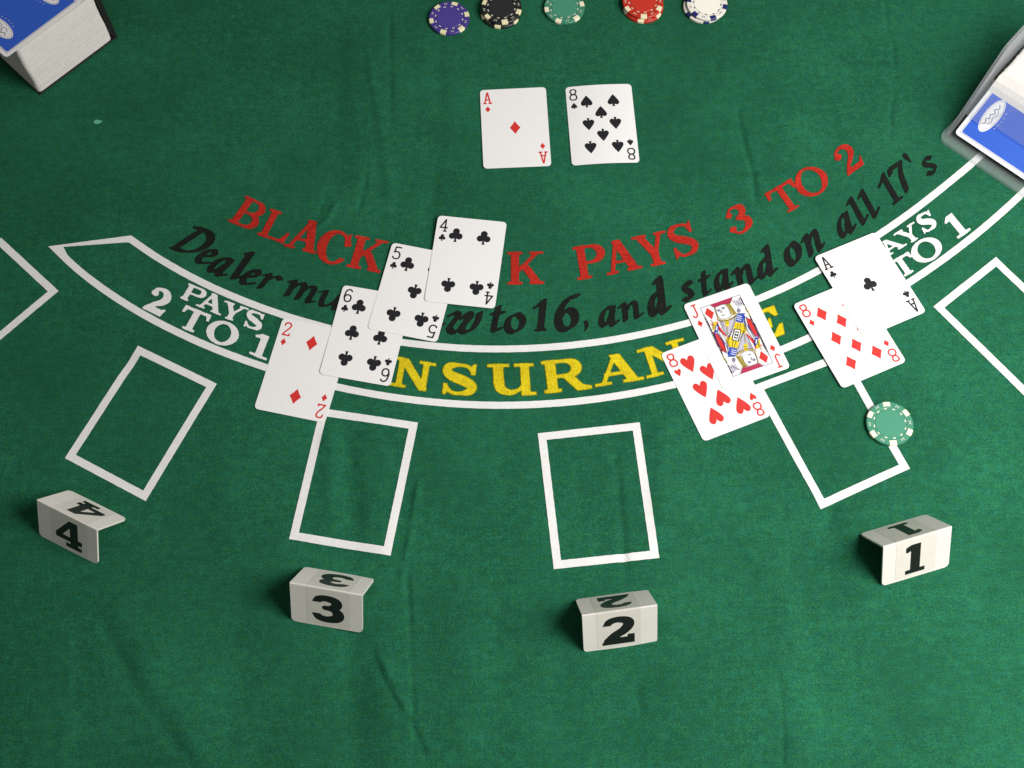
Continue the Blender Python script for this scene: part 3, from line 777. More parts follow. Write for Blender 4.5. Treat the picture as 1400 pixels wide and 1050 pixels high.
# ------------------------------------------------------------------ felt cloth
def height(x, y):
    """relief of the cloth in metres at table position (metres)"""
    x = np.asarray(x, float) * 1000
    y = np.asarray(y, float) * 1000
    z = 0.30 * np.sin(x / 47 + 0.8 * np.sin(y / 90)) + 0.25 * np.sin(y / 61 + 1.3 + 0.7 * np.sin(x / 110)) + 0.22 * np.sin((x + y) / 33 + 0.6) * np.sin(y / 77)
    for a, wd, step, pts in CREASES:
        P = catmull(pts, 4)
        xs = [p[0] for p in P]
        ys = [p[1] for p in P]
        mg = 60 if step else 3 * wd
        mk = (x > min(xs) - mg) & (x < max(xs) + mg) & (y > min(ys) - mg) & (y < max(ys) + mg)
        if not mk.any():
            continue
        xx, yy = x[mk], y[mk]
        d = np.full(xx.shape, 1e9)
        sd = np.zeros(xx.shape)
        tt = np.zeros(xx.shape)
        n = len(P) - 1
        for i in range(n):
            (ax, ay), (bx, by) = P[i], P[i + 1]
            ex, ey = bx - ax, by - ay
            L2 = ex * ex + ey * ey + 1e-9
            t = np.clip(((xx - ax) * ex + (yy - ay) * ey) / L2, 0, 1)
            dd = np.hypot(xx - ax - t * ex, yy - ay - t * ey)
            m = dd < d
            d[m] = dd[m]
            sd[m] = (((xx - ax) * ey - (yy - ay) * ex) / math.sqrt(L2))[m]
            tt[m] = ((i + t) / n)[m]
        fade = np.clip(np.minimum(tt, 1 - tt) / 0.18, 0, 1)
        fade = fade * fade * (3 - 2 * fade) * (0.75 + 0.25 * np.sin(tt * 17 + a * 5))
        if step:
            v = 0.5 * np.tanh(sd / wd) * np.exp(-(d / 28) ** 2)
        else:
            v = np.exp(-(d / wd) ** 2)
        z[mk] += (1.5 if wd < 2.7 else CREASE_GAIN if wd < 12 else 1.7) * a * fade * v
    return z * 0.001
CREASE_GAIN = 2.4

def sheet_z(x, y):
    return height(np.array([x]), np.array([y]))[0]
def area_max(cx, cy, th, hw, hh):
    u = np.linspace(-hw, hw, 14)
    v = np.linspace(-hh, hh, 18)
    A, B = np.meshgrid(u, v)
    return float(height(cx + A * math.cos(th) - B * math.sin(th), cy + A * math.sin(th) + B * math.cos(th)).max())

X0, X1, Y0, Y1, ST = -0.80, 0.80, -0.06, 1.12, 0.0018
nx, ny = int((X1 - X0) / ST) + 1, int((Y1 - Y0) / ST) + 1
GX, GY = np.meshgrid(np.linspace(X0, X1, nx), np.linspace(Y0, Y1, ny))
GZ = height(GX.ravel(), GY.ravel())
co = np.stack([GX.ravel(), GY.ravel(), GZ], 1).astype(np.float32)
ii = np.arange(ny * nx).reshape(ny, nx)
quads = np.stack([ii[:-1, :-1], ii[:-1, 1:], ii[1:, 1:], ii[1:, :-1]], -1).reshape(-1, 4).astype(np.int32)
me = bpy.data.meshes.new('table_felt')
me.vertices.add(len(co))
me.vertices.foreach_set('co', co.ravel())
me.loops.add(quads.size)
me.loops.foreach_set('vertex_index', quads.ravel())
me.polygons.add(len(quads))
me.polygons.foreach_set('loop_start', np.arange(0, quads.size, 4, dtype=np.int32))
me.polygons.foreach_set('loop_total', np.full(len(quads), 4, dtype=np.int32))
me.polygons.foreach_set('use_smooth', np.ones(len(quads), dtype=bool))
me.update(calc_edges=True)
me.materials.append(MAT['felt'])
FELT = bpy.data.objects.new('table_felt', me)
COL.objects.link(FELT)
tag(FELT, 'green felt blackjack layout with creases, white boxes and curved lettering', None, None, 'structure')

# table board under the cloth
bm = bmesh.new()
bmesh.ops.create_cube(bm, size=1, matrix=Matrix.Translation((0, 0.53, -0.023)) @ Matrix.Diagonal((1.6, 1.18, 0.036, 1)))
o = bm_obj('table_board', bm, 'table')
tag(o, 'dark table board under the green felt', None, None, 'structure')

# --- printing on the felt
def wob(x, y, a=0.00022):
    return a * (np.sin(x * 2100 + 3 * np.sin(y * 900)) + np.sin(y * 2500 + 2.5 * np.sin(x * 1100))) * 0.5

def print_letter(style, ch, bl, br, tl):
    bl, br, tl = (np.array(p) / 1000 for p in (bl, br, tl))
    R, Up = br - bl, tl - bl
    hh = np.linalg.norm(Up)
    w = np.linalg.norm(R) / hh
    step = 0.00075 / hh
    mg = 0.12
    xs = np.arange(-mg, w + mg, step)
    ys = np.arange(-mg, 1 + mg, step)
    X, Y = np.meshgrid(xs, ys)
    g = G(X, Y)
    V = italic(g, ch, w) if style == 'ital' else roman(g, ch, w, *STYLE[style])
    V = V + wob(X * hh + bl[0], Y * hh + bl[1]) / hh
    mname, cname = PRINT[style]
    def build(V, dz, mat, name, parent):
        v, f = contour(X, Y, V)
        v = np.array(v)
        P = bl[None] + (v[:, :1] / w) * R[None] + v[:, 1:] * Up[None]
        z = height(P[:, 0], P[:, 1]) + dz
        return mesh_obj(name, np.c_[P, z], f, mat, parent)
    o = build(V, 0.00050, mname, 'printed_letter', FELT)
    o['label'] = "%s printed character %s on the felt" % (cname, ch)
    if style == 'yell':
        build(V - 0.022, 0.00036, 'p_olive', 'letter_outline', o)
for s, c_, *p in LETTERS:
    print_letter(s, c_, p[0:2], p[2:4], p[4:6])

def strip(name, outer, inner, label=None, dz=0.0004, nw=4):
    """flat printed band between two polylines of equal length (mm)"""
    v, f = [], []
    for a, b in zip(outer, inner):
        for k in range(nw + 1):
            t = k / nw
            v.append(((a[0] + (b[0] - a[0]) * t) / 1000, (a[1] + (b[1] - a[1]) * t) / 1000))
    n = len(outer)
    for i in range(n - 1):
        for k in range(nw):
            q = i * (nw + 1) + k
            f.append((q, q + 1, q + nw + 2, q + nw + 1))
    v = np.array(v)
    v[:, 0] += wob(v[:, 1], v[:, 0], 0.00010)
    v[:, 1] += wob(v[:, 0], v[:, 1], 0.00010)
    o = mesh_obj(name, np.c_[v, height(v[:, 0], v[:, 1]) + dz], f, 'p_white', FELT)
    if label:
        o['label'] = label
    return o
def resample(P, step=2.5):
    out = [P[0]]
    for a, b in zip(P[:-1], P[1:]):
        L = math.dist(a, b)
        n = max(1, int(L / step))
        for k in range(1, n + 1):
            out.append((a[0] + (b[0] - a[0]) * k / n, a[1] + (b[1] - a[1]) * k / n))
    return out
def offset(P, d):
    out = []
    n = len(P)
    for i in range(n):
        a, b = P[max(i - 1, 0)], P[min(i + 1, n - 1)]
        L = math.dist(a, b) or 1
        out.append((P[i][0] - (b[1] - a[1]) / L * d, P[i][1] + (b[0] - a[0]) / L * d))
    return out
def miter(Q, d, closed=True):
    """inset a polygon by d (positive = inwards for clockwise order)"""
    n = len(Q)
    out = []
    for i in range(n):
        a, b, c = (np.array(Q[(i + k) % n], float) for k in (-1, 0, 1))
        e1 = (b - a) / np.linalg.norm(b - a)
        e2 = (c - b) / np.linalg.norm(c - b)
        n1 = np.array((e1[1], -e1[0]))
        n2 = np.array((e2[1], -e2[0]))
        m = (n1 + n2) / (1 + n1 @ n2)
        out.append(tuple(b + m * d))
    return out
def frame_lines(Q, sides, width=6.8, label=None):
    I = miter(Q, width)
    for k in sides:
        a, b = Q[k], Q[(k + 1) % len(Q)]
        c, d = I[k], I[(k + 1) % len(Q)]
        n = int(math.dist(a, b) / 2.5)
        A = [(a[0] + (b[0] - a[0]) * i / n, a[1] + (b[1] - a[1]) * i / n) for i in range(n + 1)]
        B = [(c[0] + (d[0] - c[0]) * i / n, c[1] + (d[1] - c[1]) * i / n) for i in range(n + 1)]
        strip('printed_box_line', A, B, label)

frame_lines([(-329.0, 490.8), (-256.4, 452.8), (-308.0, 346.8), (-380.5, 386.2)], range(4))
frame_lines([(-165.4, 428.5), (-81.0, 413.8), (-101.7, 296.0), (-186.0, 311.9)], range(4))
frame_lines([(21.4, 402.4), (108.8, 410.9), (118.7, 291.2), (31.9, 283.1)], range(4))
frame_lines([(209.2, 444.0), (291.3, 475.1), (333.9, 365.1), (255.3, 331.0)], range(4))
frame_lines([(439.2, 566.8), (517.0, 463.0), (454.0, 414.0), (375.4, 517.5)], range(4))
frame_lines([(-465.5, 602.1), (-405.9, 546.4), (-488.0, 459.0), (-548.0, 515.0)], range(4))

LW = 6.6
low = resample(catmull(ARC_LOW + [(515.0, 668.0), (548.0, 702.0)], 10))
upp = resample(catmull(ARC_UP + [(475.0, 711.0), (505.0, 742.0)], 10))
tip, top = ARC_LOW[0], ARC_UP[0]
lo_in = offset(low, LW)
up_in = offset(upp, -LW)
# sharp left end: inner corner of the band
ia, ib = (tip[0] + 14.0, tip[1] - 0.8), (top[0] - 4.2, top[1] - 7.2)
k0 = next(i for i, p in enumerate(lo_in) if p[0] > ia[0] + 3)
strip('printed_arc_line', [tip] + low[k0:], [ia] + lo_in[k0:], 'long white curved line under the yellow lettering')
k1 = next(i for i, p in enumerate(up_in) if p[0] > ib[0] + 3)
strip('printed_arc_line', [top] + upp[k1:], [ib] + up_in[k1:], 'long white curved line above the yellow lettering')
A = [(tip[0] + (top[0] - tip[0]) * i / 28, tip[1] + (top[1] - tip[1]) * i / 28) for i in range(29)]
B = [(ia[0] + (ib[0] - ia[0]) * i / 28, ia[1] + (ib[1] - ia[1]) * i / 28) for i in range(29)]
strip('printed_arc_line', A, B, 'short white line closing the left end of the band')

# pale worn fleck on the cloth
gx, gy = np.meshgrid(np.arange(-6, 6.1, 0.5), np.arange(-5, 5.1, 0.5))
g = G(gx, gy)
V = np.minimum(g.ell(0, 0, 3.2, 2.4), g.ell(2.2, .6, 2.4, 1.2)) + 0.5 * np.sin(gx * 2.3) * np.sin(gy * 2.9)
v, f = contour(gx, gy, V)
v = np.array(v) / 1000 + np.array((-0.3916, 0.7270))
mesh_obj('worn_fleck', np.c_[v, height(v[:, 0], v[:, 1]) + 0.0004], f, 'lint', FELT)['label'] = 'small pale fleck on the felt'

# ------------------------------------------------------------------ cards
CW, CH, CT = 0.0635, 0.0889, 0.0003
def rrect(g, hw, hh, r):
    qx = np.abs(g.X) - hw + r
    qy = np.abs(g.Y) - hh + r
    return np.hypot(np.maximum(qx, 0), np.maximum(qy, 0)) + np.minimum(np.maximum(qx, qy), 0) - r

def slab(name, v2, faces, ztop, thick, mat, parent):
    """closed thin slab over a planar outline; ztop(x, y) gives its upper face"""
    v2 = np.array(v2)
    z = ztop(v2[:, 0], v2[:, 1])
    n = len(v2)
    V = np.r_[np.c_[v2, z], np.c_[v2, z - thick]]
    F = [list(f) for f in faces] + [[i + n for i in reversed(f)] for f in faces]
    cnt = {}
    for f in faces:
        for a, b in zip(f, f[1:] + f[:1]):
            k = (min(a, b), max(a, b))
            cnt[k] = None if k in cnt else (a, b)
    for e in cnt.values():
        if e:
            a, b = e
            F.append([b, a, a + n, b + n])
    return mesh_obj(name, V, F, mat, parent)

gx, gy = np.meshgrid(np.arange(-33, 33.01, 1.5), np.arange(-46.5, 46.51, 1.5))
CARD2D = contour(gx / 1000, gy / 1000, rrect(G(gx, gy), 31.75, 44.45, 3.6))

def shape2d(fn, w, h, step):
    X, Y = np.meshgrid(np.arange(-w, w + step, step), np.arange(-h, h + step, step))
    v, f = contour(X, Y, fn(G(X, Y)))
    return np.array(v), f
def s_diamond(g):
    p = []
    for sx, sy in ((0, 1), (1, 0), (0, -1), (-1, 0)):
        p.append((sx * 4.9, sy * 6.9))
    q = []
    for i in range(4):
        a, b = np.array(p[i]), np.array(p[(i + 1) % 4])
        q.append(tuple(a))
        q.append(tuple((a + b) / 2 * 0.94))
    return g.poly(q)
def heart_pts(s=1.0):
    P = catmull([(0, 3.6), (1.6, 6.0), (3.8, 6.4), (5.6, 4.4), (5.2, 1.4), (2.8, -3.0), (0, -7.2)], 8)
    return [(x * s, y * s) for x, y in P] + [(-x * s, y * s) for x, y in reversed(P[1:-1])]
def s_heart(g):
    return g.poly(heart_pts())
def stem(g, y0, y1, w):
    return g.poly([(-w, y0), (w, y0), (w * .55, y0 + .7), (.45, y1), (-.45, y1), (-w * .55, y0 + .7)])
def s_spade(g):
    return U(g.poly([(x * .98, -y * .86 + 0.7) for x, y in heart_pts()]), stem(g, -6.9, 0, 2.0))
def s_club(g):
    return U(g.ell(0, 3.5, 3.0, 3.1), g.ell(-3.05, -1.2, 2.95, 3.05), g.ell(3.05, -1.2, 2.95, 3.05), g.ell(0, .3, 1.5, 1.6), stem(g, -7.0, 0, 1.9))
PIP = {k: shape2d(f, 8, 9, 0.42) for k, f in (('d', s_diamond), ('h', s_heart), ('s', s_spade), ('c', s_club))}

def s_index(ch):
    t = 1.4
    def f(g):
        k = lambda p, s=True: g.stroke(p, t, s)
        if ch == '8':
            return U(k([(0, 6), (2.2, 5.3), (2.7, 3.3), (1.7, 1.1), (0, .4), (-1.7, 1.1), (-2.7, 3.3), (-2.2, 5.3), (0, 6)]),
                     k([(0, .4), (2.4, -.7), (3.2, -3.1), (2.4, -5.3), (0, -6), (-2.4, -5.3), (-3.2, -3.1), (-2.4, -.7), (0, .4)]))
        if ch == '6':
            return U(k([(2.7, 4.6), (1.6, 5.9), (-.4, 6), (-2.2, 4.4), (-3, 1), (-3, -2.4), (-1.9, -5.2), (0, -6), (2.2, -5.1), (3, -2.6), (2.2, -.1), (0, .8), (-2, 0), (-3, -2.2)]))
        if ch == '5':
            return U(k([(2.7, 6), (-1.9, 6), (-2.5, .6)], False), k([(-2.5, .6), (-.4, 1.5), (2, .6), (3, -2.2), (2.2, -4.9), (0, -6), (-2, -5.5), (-3, -4.2)]))
        if ch == '4':
            return U(k([(1.4, -6), (1.4, 6), (-3.2, -2.4), (3.3, -2.4)], False), k([(.2, -6), (2.6, -6)], False))
        if ch == '2':
            return U(k([(-2.7, 3.2), (-2.4, 5), (-.6, 6), (1.6, 5.6), (2.7, 3.6), (1.8, 1), (-1.2, -3), (-2.9, -6)]), k([(-2.9, -6), (3, -6), (3, -4.6)], False))
        if ch == 'A':
            return U(k([(-2.6, -6), (-.2, 6), (.2, 6), (2.6, -6)], False), g.stroke([(.35, 5.6), (2.7, -6)], 1.35, False), k([(-1.8, -2), (1.9, -2)], False), k([(-3.7, -6), (-1.4, -6)], False), k([(1.3, -6), (3.8, -6)], False))
        if ch == 'J':
            return U(k([(-.6, 6), (3, 6)], False), k([(1.4, 6), (1.4, 0), (1.3, -3.6), (.2, -5.7), (-1.6, -5.9), (-2.8, -4.2)]))
    return f
INDEX = {c: shape2d(s_index(c), 5, 7.5, 0.3) for c in '86542AJ'}

LAY = {
    'A': [(0, 0)],
    '2': [(0, 1), (0, -1)],
    '4': [(-1, 1), (1, 1), (-1, -1), (1, -1)],
    '5': [(-1, 1), (1, 1), (-1, -1), (1, -1), (0, 0)],
    '6': [(-1, 1), (1, 1), (-1, 0), (1, 0), (-1, -1), (1, -1)],
    '8': [(-1, 1), (1, 1), (-1, 0), (1, 0), (-1, -1), (1, -1), (0, .5), (0, -.5)],
    'J': [],
}
def ink(name, shp, x, y, s, flip, zf, mat, parent, dz=0.00006, sx=1.0):
    v, f = shp
    v = v * s * (-1 if flip else 1) * np.array((sx, 1.0))
    v = (v + np.array((x, y))) / 1000
    return mesh_obj(name, np.c_[v, zf(v[:, 0], v[:, 1]) + dz], f, mat, parent)

def make_card(rank, suit, x, y, deg, z, label, curl=(0, 0, 0)):
    root = empty('playing_card', (x, y, z), math.radians(deg))
    tag(root, label, 'playing card', 'playing cards dealt face up on the felt')
    ca, cb, cc = curl
    def zf(px, py):
        u, v = px / (CW / 2), py / (CH / 2)
        return CT + ca * (1 - u * u) + cb * v * v + cc * (u * v + 1)
    slab('card_sheet', CARD2D[0], CARD2D[1], zf, CT, 'card', root)
    col = 'c_red' if suit in 'dh' else 'c_black'
    for px, py in LAY[rank]:
        ink('pip', PIP[suit], px * 12.8, py * 26.0, {'h': 1.13, 'c': 1.05, 's': 1.0, 'd': 1.05}[suit], py < 0 or (py == 0 and rank + suit in ('8s', '5c')), zf, col, root)
    for sg in (1, -1):
        ink('index_letter', INDEX[rank], sg * -24.9, sg * 34.8, 1.0 if rank != 'J' else .98, sg < 0, zf, col, root)
        ink('index_pip', PIP[suit], sg * -24.9, sg * 22.0, 0.52, sg < 0, zf, col, root)
    return root, zf

def rest(x, y, deg, lower=0.0):
    return area_max(x, y, math.radians(deg), CW / 2, CH / 2) + 0.0002 + lower
DEALT = [
    ('A', 'd', 0.00650, 0.71292, 2.008, 0, 'ace of diamonds lying alone beside the eight of spades', (0, 0.0004, 0.0002)),
    ('8', 's', 0.08895, 0.71518, 2.317, 0, 'eight of spades, slightly bowed, beside the ace of diamonds', (0.0016, 0, 0.0002)),
    ('2', 'd', -0.18156, 0.46491, -13.086, 0, 'two of diamonds, lowest in the fan of four cards', (0, 0.0003, 0)),
    ('6', 'c', -0.12781, 0.49737, -11.588, 1, 'six of clubs between the two and the five in the fan', (0, 0.0002, 0.0001)),
    ('5', 'c', -0.08611, 0.53933, -13.186, 2, 'five of clubs partly under the four of clubs', (0, 0.0002, 0)),
    ('4', 'c', -0.03986, 0.56911, -7.586, 3, 'four of clubs, topmost of the fan of four cards', (0, 0.0002, 0.0001)),
    ('8', 'h', 0.17593, 0.44500, 21.043, 0, 'eight of hearts partly under the jack of diamonds', (0, 0.0004, 0)),
    ('J', 'd', 0.19791, 0.49122, 19.556, 1, 'jack of diamonds with a court picture, lying on the eight of hearts', (0, 0, 0)),
    ('8', 'd', 0.29714, 0.49210, 23.019, 0, 'eight of diamonds partly under the ace of clubs', (0, 0.0004, 0)),
    ('A', 'c', 0.32101, 0.53987, 23.261, 1, 'ace of clubs lying on the eight of diamonds', (0, 0.0001, 0)),
]
prev = 0.0
for rank, suit, x, y, dg, lv, lab, curl in DEALT:
    z = rest(x, y, dg)
    if lv:
        z = prev + 0.00042
    prev = z
    root, zf = make_card(rank, suit, x, y, dg, z, lab, curl)
    if rank == 'J':
        pic = empty('court_picture')
        pic.parent = root
        def poly_on(name, pts, mat, dz):
            v = np.array(pts) / 1000
            return mesh_obj(name, np.c_[v, zf(v[:, 0], v[:, 1]) + dz], [list(range(len(pts)))], mat, pic)
        fx0, fx1, fy0, fy1, t = -18.95, 19.75, -35.2, 36.2, 0.6
        for a in ([(fx0, fy0), (fx1, fy0), (fx1, fy0 + t), (fx0, fy0 + t)], [(fx0, fy1 - t), (fx1, fy1 - t), (fx1, fy1), (fx0, fy1)],
                  [(fx0, fy0 + t), (fx0 + t, fy0 + t), (fx0 + t, fy1 - t), (fx0, fy1 - t)], [(fx1 - t, fy0 + t), (fx1, fy0 + t), (fx1, fy1 - t), (fx1 - t, fy1 - t)]):
            poly_on('frame_line', a, 'c_grey', 0.00005)
        NAMES = {'c_crim': 'hat_patch', 'c_red': 'red_patch', 'c_gold': 'hair_patch', 'c_blue': 'blue_patch', 'c_yell': 'yellow_patch', 'c_black': 'black_line', 'c_lav': 'lavender_patch', 'c_grey': 'grey_patch', 'card': 'white_patch'}
        for k, (mt, pts) in enumerate(JACK):
            for sg in (1, -1):
                cx, cy = (fx0 + fx1) / 2, (fy0 + fy1) / 2
                q = [(cx + sg * (px - cx), cy + sg * (py - cy)) for px, py in pts]
                poly_on(NAMES[mt], q, mt, 0.00006 + 0.000012 * k + (0.000006 if sg < 0 else 0.0))

        for k, (mt, wd, pts) in enumerate(JACK_LINES):
            for sg in (1, -1):
                q = [(cx + sg * (px - cx), cy + sg * (py - cy)) for px, py in pts]
                q = catmull(q, 4) if len(q) > 2 else q
                a, b = offset(q, wd / 2), offset(q, -wd / 2)
                v = np.array([w_ for ab in zip(a, b) for w_ in ab]) / 1000
                f = [(2 * i, 2 * i + 1, 2 * i + 3, 2 * i + 2) for i in range(len(q) - 1)]
                mesh_obj('ink_line', np.c_[v, zf(v[:, 0], v[:, 1]) + 0.00075 + 0.000006 * (2 * k + (sg < 0))], f, mt, pic)

# ------------------------------------------------------------------ number tents
def digit(ch):
    def f(g):
        # heavy slab figures, 26 mm wide and 32 mm tall
        if ch == '1':
            return U(g.rect(-4.2, 4.2, -16, 16), g.rect(-8.4, 8.6, -16, -11.5), g.poly([(-4, 16), (-8.6, 13.6), (-8.6, 8.6), (-7, 8.0), (-4, 9.4)]))
        if ch == '2':
            a = g.stroke([(-9.2, 6.6), (-6.5, 11.0), (0, 12.6), (7.0, 10.2), (8.2, 5.2), (4.2, -.8), (-2.5, -5.6), (-8, -11.5)], [6.0, 6.8, 6.8, 8.4, 9.0, 8.6, 8.2, 7.6])
            return U(cut(a, g.poly([(-15, 6.2), (-5.2, 6.2), (-5.2, 2), (-15, 2)])), g.poly([(-13, -16), (13, -16), (13, -5.6), (7.4, -5.6), (7.4, -8.4), (-6, -8.4), (-13, -13)]))
        if ch == '3':
            a = g.stroke([(-9.0, 7.4), (-6.5, 11.0), (0, 12.2), (6.6, 9.8), (7.2, 5.2), (3.2, 1.6), (-2, 1.2)], [6.4, 7.0, 7.2, 8.6, 8.6, 6.6, 5.2])
            b = g.stroke([(-2, 1.2), (4.6, .4), (8.6, -4.4), (7.2, -9.6), (0, -12.2), (-6.8, -11), (-9.4, -7.2)], [5.2, 6.6, 9.2, 9.2, 7.4, 7.2, 6.6])
            a = cut(a, g.poly([(-16, 6.8), (-5.0, 6.8), (-5.0, 3), (-16, 3)]))
            b = cut(b, g.poly([(-16, -6.4), (-5.4, -6.4), (-5.4, -3), (-16, -3)]))
            return U(a, b)
        if ch == '4':
            a = cut(g.poly([(0.6, 16), (8.6, 16), (8.6, -14), (1, -14), (1, -9), (-13, -9), (-13, -3.6)]), g.poly([(1, 7.6), (1, -3.4), (-6.4, -3.4)]))
            return U(a, g.rect(7, 12.4, -9, -3.4), g.rect(-3.4, 12.0, -16, -11.4))
    return f
def tent(num, x, y, deg, Ln, h, s1, s2, lab, tx):
    root = empty('number_tent', (x, y, float(height(np.array([x]), np.array([y]))[0])), math.radians(deg))
    tag(root, lab, 'number marker', 'folded number tents along the player edge')
    L1, L2 = math.hypot(s1, h), math.hypot(s2, h)
    rr = 0.0022
    n1 = np.array((-h, s1)) / L1           # outward normal of the front leg in (y, z)
    n1 = np.array((-h / L1, s1 / L1))
    n2 = np.array((h / L2, s2 / L2))
    d1 = np.array((s1 / L1, h / L1))       # up the front leg
    d2 = np.array((s2 / L2, -h / L2))      # down the back leg
    def fold(xs, us, off):
        """us = distance along the sheet: 0 front foot .. L1 ridge .. L1+L2 back foot"""
        out = []
        for xx, uu in zip(xs, us):
            t = np.clip((uu - L1) / rr, -1, 1)
            k = 0.5 * (t + 1)
            k = k * k * (3 - 2 * k)
            n = n1 * (1 - k) + n2 * k
            n = n / np.linalg.norm(n)
            if uu <= L1:
                p = np.array((-s1, 0)) + d1 * uu
            else:
                p = np.array((0, h)) + d2 * (uu - L1)
            dip = rr * 0.30 * max(0.0, 1 - abs(t)) ** 2
            p = p + n * off - np.array((0, dip))
            out.append((xx, p[0], p[1]))
        return np.array(out)
    X, Y = np.meshgrid(np.arange(-0.032, 0.0321, 0.001), np.arange(-0.001, L1 + L2 + 0.002, 0.0009))
    g = G(X, Y - (L1 + L2) / 2)
    v, f = contour(X, Y, rrect(g, Ln / 2, (L1 + L2) / 2, 0.0042))
    v = np.array(v)
    V = np.r_[fold(v[:, 0], v[:, 1], 0.0), fold(v[:, 0], v[:, 1], -0.0016)]
    n = len(v)
    F = [list(q) for q in f] + [[i + n for i in reversed(q)] for q in f]
    cnt = {}
    for q in f:
        for a, b in zip(q, q[1:] + q[:1]):
            k = (min(a, b), max(a, b))
            cnt[k] = None if k in cnt else (a, b)
    for e in cnt.values():
        if e:
            a, b = e
            F.append([b, a, a + n, b + n])
    mesh_obj('folded_plate', V, F, 'cream', root)
    # strip of label paper pasted over the fold
    X, Y = np.meshgrid(np.linspace(tx[0], tx[1], 12), np.linspace(0.0028, L1 + L2 - 0.0028, 110))
    vv = fold(X.ravel(), Y.ravel(), 0.00008)
    I = np.arange(X.size).reshape(X.shape)
    q = np.stack([I[:-1, :-1], I[:-1, 1:], I[1:, 1:], I[1:, :-1]], -1).reshape(-1, 4).tolist()
    mesh_obj('label_strip', vv, q, 'tape', root)
    xc = sum(tx) / 2
    shp, ff = shape2d(digit(num), 16, 18, 0.5)
    for side in (0, 1):
        p = shp * 0.001 * np.array((1.0, 1.03))
        if side == 0:
            xs, us = xc - 0.0005 + p[:, 0], L1 * 0.475 + p[:, 1]
        else:
            # upright when read from behind: half a turn in the sheet
            xs, us = xc + 0.001 - p[:, 0], L1 + L2 * 0.52 - p[:, 1]
        mesh_obj('number', fold(xs, us, 0.00016), ff, 'ink', root)
    return root
tent('1', 0.3200, 0.2947, 15.69, 0.0587, 0.0401, 0.0227, 0.0237, 'cream folded tent marked 1, right-hand of the four', (-0.0180, 0.0170))
tent('2', 0.0810, 0.2390, 7.08, 0.0593, 0.0404, 0.0209, 0.0227, 'cream folded tent marked 2 below the middle white box', (-0.0185, 0.0165))
tent('3', -0.1477, 0.2591, -10.68, 0.0585, 0.0415, 0.0210, 0.0245, 'cream folded tent marked 3 with a rounded figure', (-0.0160, 0.0190))
tent('4', -0.3586, 0.3232, -26.89, 0.0575, 0.0401, 0.0199, 0.0243, 'cream folded tent marked 4 at the far left', (-0.0150, 0.0190))

# ------------------------------------------------------------------ chips
def make_chip(col, x, y, z, deg, lab):
    root = empty('poker_chip', (x, y, z), math.radians(deg))
    tag(root, lab, 'poker chip', 'poker chips on the felt')
    prof = [(0, 0), (0.0195, 0), (0.0200, 0.0006), (0.0200, 0.0028), (0.0195, 0.0033), (0.0148, 0.0033), (0.0144, 0.0031), (0.0128, 0.0031), (0.0125, 0.0033), (0, 0.0033)]
    N = 72
    v, f = [(0, 0, 0)], []
    for r, zz in prof[1:-1]:
        for k in range(N):
            a = 2 * math.pi * k / N
            v.append((r * math.cos(a), r * math.sin(a), zz))
    v.append((0, 0, 0.0033))
    m = len(prof) - 2
    for k in range(N):
        k2 = (k + 1) % N
        f.append((0, 1 + k2, 1 + k))
        for j in range(m - 1):
            f.append((1 + j * N + k, 1 + j * N + k2, 1 + (j + 1) * N + k2, 1 + (j + 1) * N + k))
        f.append((1 + (m - 1) * N + k, 1 + (m - 1) * N + k2, len(v) - 1))
    mesh_obj('chip_body', v, f, 'chip_' + col, root)
    def arc_sheet(name, r0, r1, a0, a1, zt, mat, n=8):
        vv, ff = [], []
        for k in range(n + 1):
            a = a0 + (a1 - a0) * k / n
            for r in (r0, r1):
                vv.append((r * math.cos(a), r * math.sin(a), zt))
        for k in range(n):
            ff.append((2 * k, 2 * k + 1, 2 * k + 3, 2 * k + 2))
        return mesh_obj(name, vv, ff, mat, root)
    dvv = [(0.0124 * math.cos(2 * math.pi * k / 48), 0.0124 * math.sin(2 * math.pi * k / 48), 0.00334) for k in range(48)]
    mesh_obj('centre_disc', dvv, [list(range(48))], 'disc_' + col, root)
    pr = [(0.0157, 0.00336), (0.01951, 0.00336), (0.02006, 0.00282), (0.02006, 0.00058), (0.0195, 0.00002)]
    for k in range(6):
        c = k * math.pi / 3
        hw = 0.165
        vv, ff = [], []
        for j in range(7):
            for r, zz in pr:
                # straight-sided block: constant width, not a wedge
                a = c + (hw * 0.0185 / max(r, 0.0165)) * (j / 3 - 1)
                vv.append((r * math.cos(a), r * math.sin(a), zz))
        for j in range(6):
            for q in range(4):
                b = j * 5 + q
                ff.append((b, b + 1, b + 6, b + 5))
        mesh_obj('edge_inlay', vv, ff, 'inlay_' + col, root)
        # moulded marks between the inlays
        a = c + math.pi / 6
        mk = 'chip_mark' if col != 'white' else 'inlay_white'
        for d in (-0.075, 0.06):
            arc_sheet('rim_mark', 0.0160, 0.0184, a + d - 0.011, a + d + 0.011, 0.00336, mk, 1)
        arc_sheet('rim_mark', 0.0169, 0.0173, a - 0.06, a + 0.05, 0.00336, mk, 2)
    for k in range(12):
        c = k * math.pi / 6 + 0.12
        arc_sheet('ring_dash', 0.0131, 0.0141, c - 0.085, c + 0.085, 0.00316, 'chip_mark' if col != 'white' else 'inlay_white', 4)
    return root
def chip_on(col, x, y, deg, lab, lift=0.0):
    z = area_max(x, y, 0, 0.014, 0.014) + lift
    return make_chip(col, x, y, z, deg, lab)
chip_on('green', 0.3216, 0.4055, 32, 'green chip on the white box edge near the eight of diamonds')
chip_on('purple', -0.0567, 0.8418, 12, 'purple chip, leftmost in the row at the far edge')
chip_on('black', -0.0056, 0.8490, 20, 'lower black chip under another black chip')
chip_on('black', -0.0050, 0.8511, 40, 'upper black chip of the stacked pair', 0.0034)
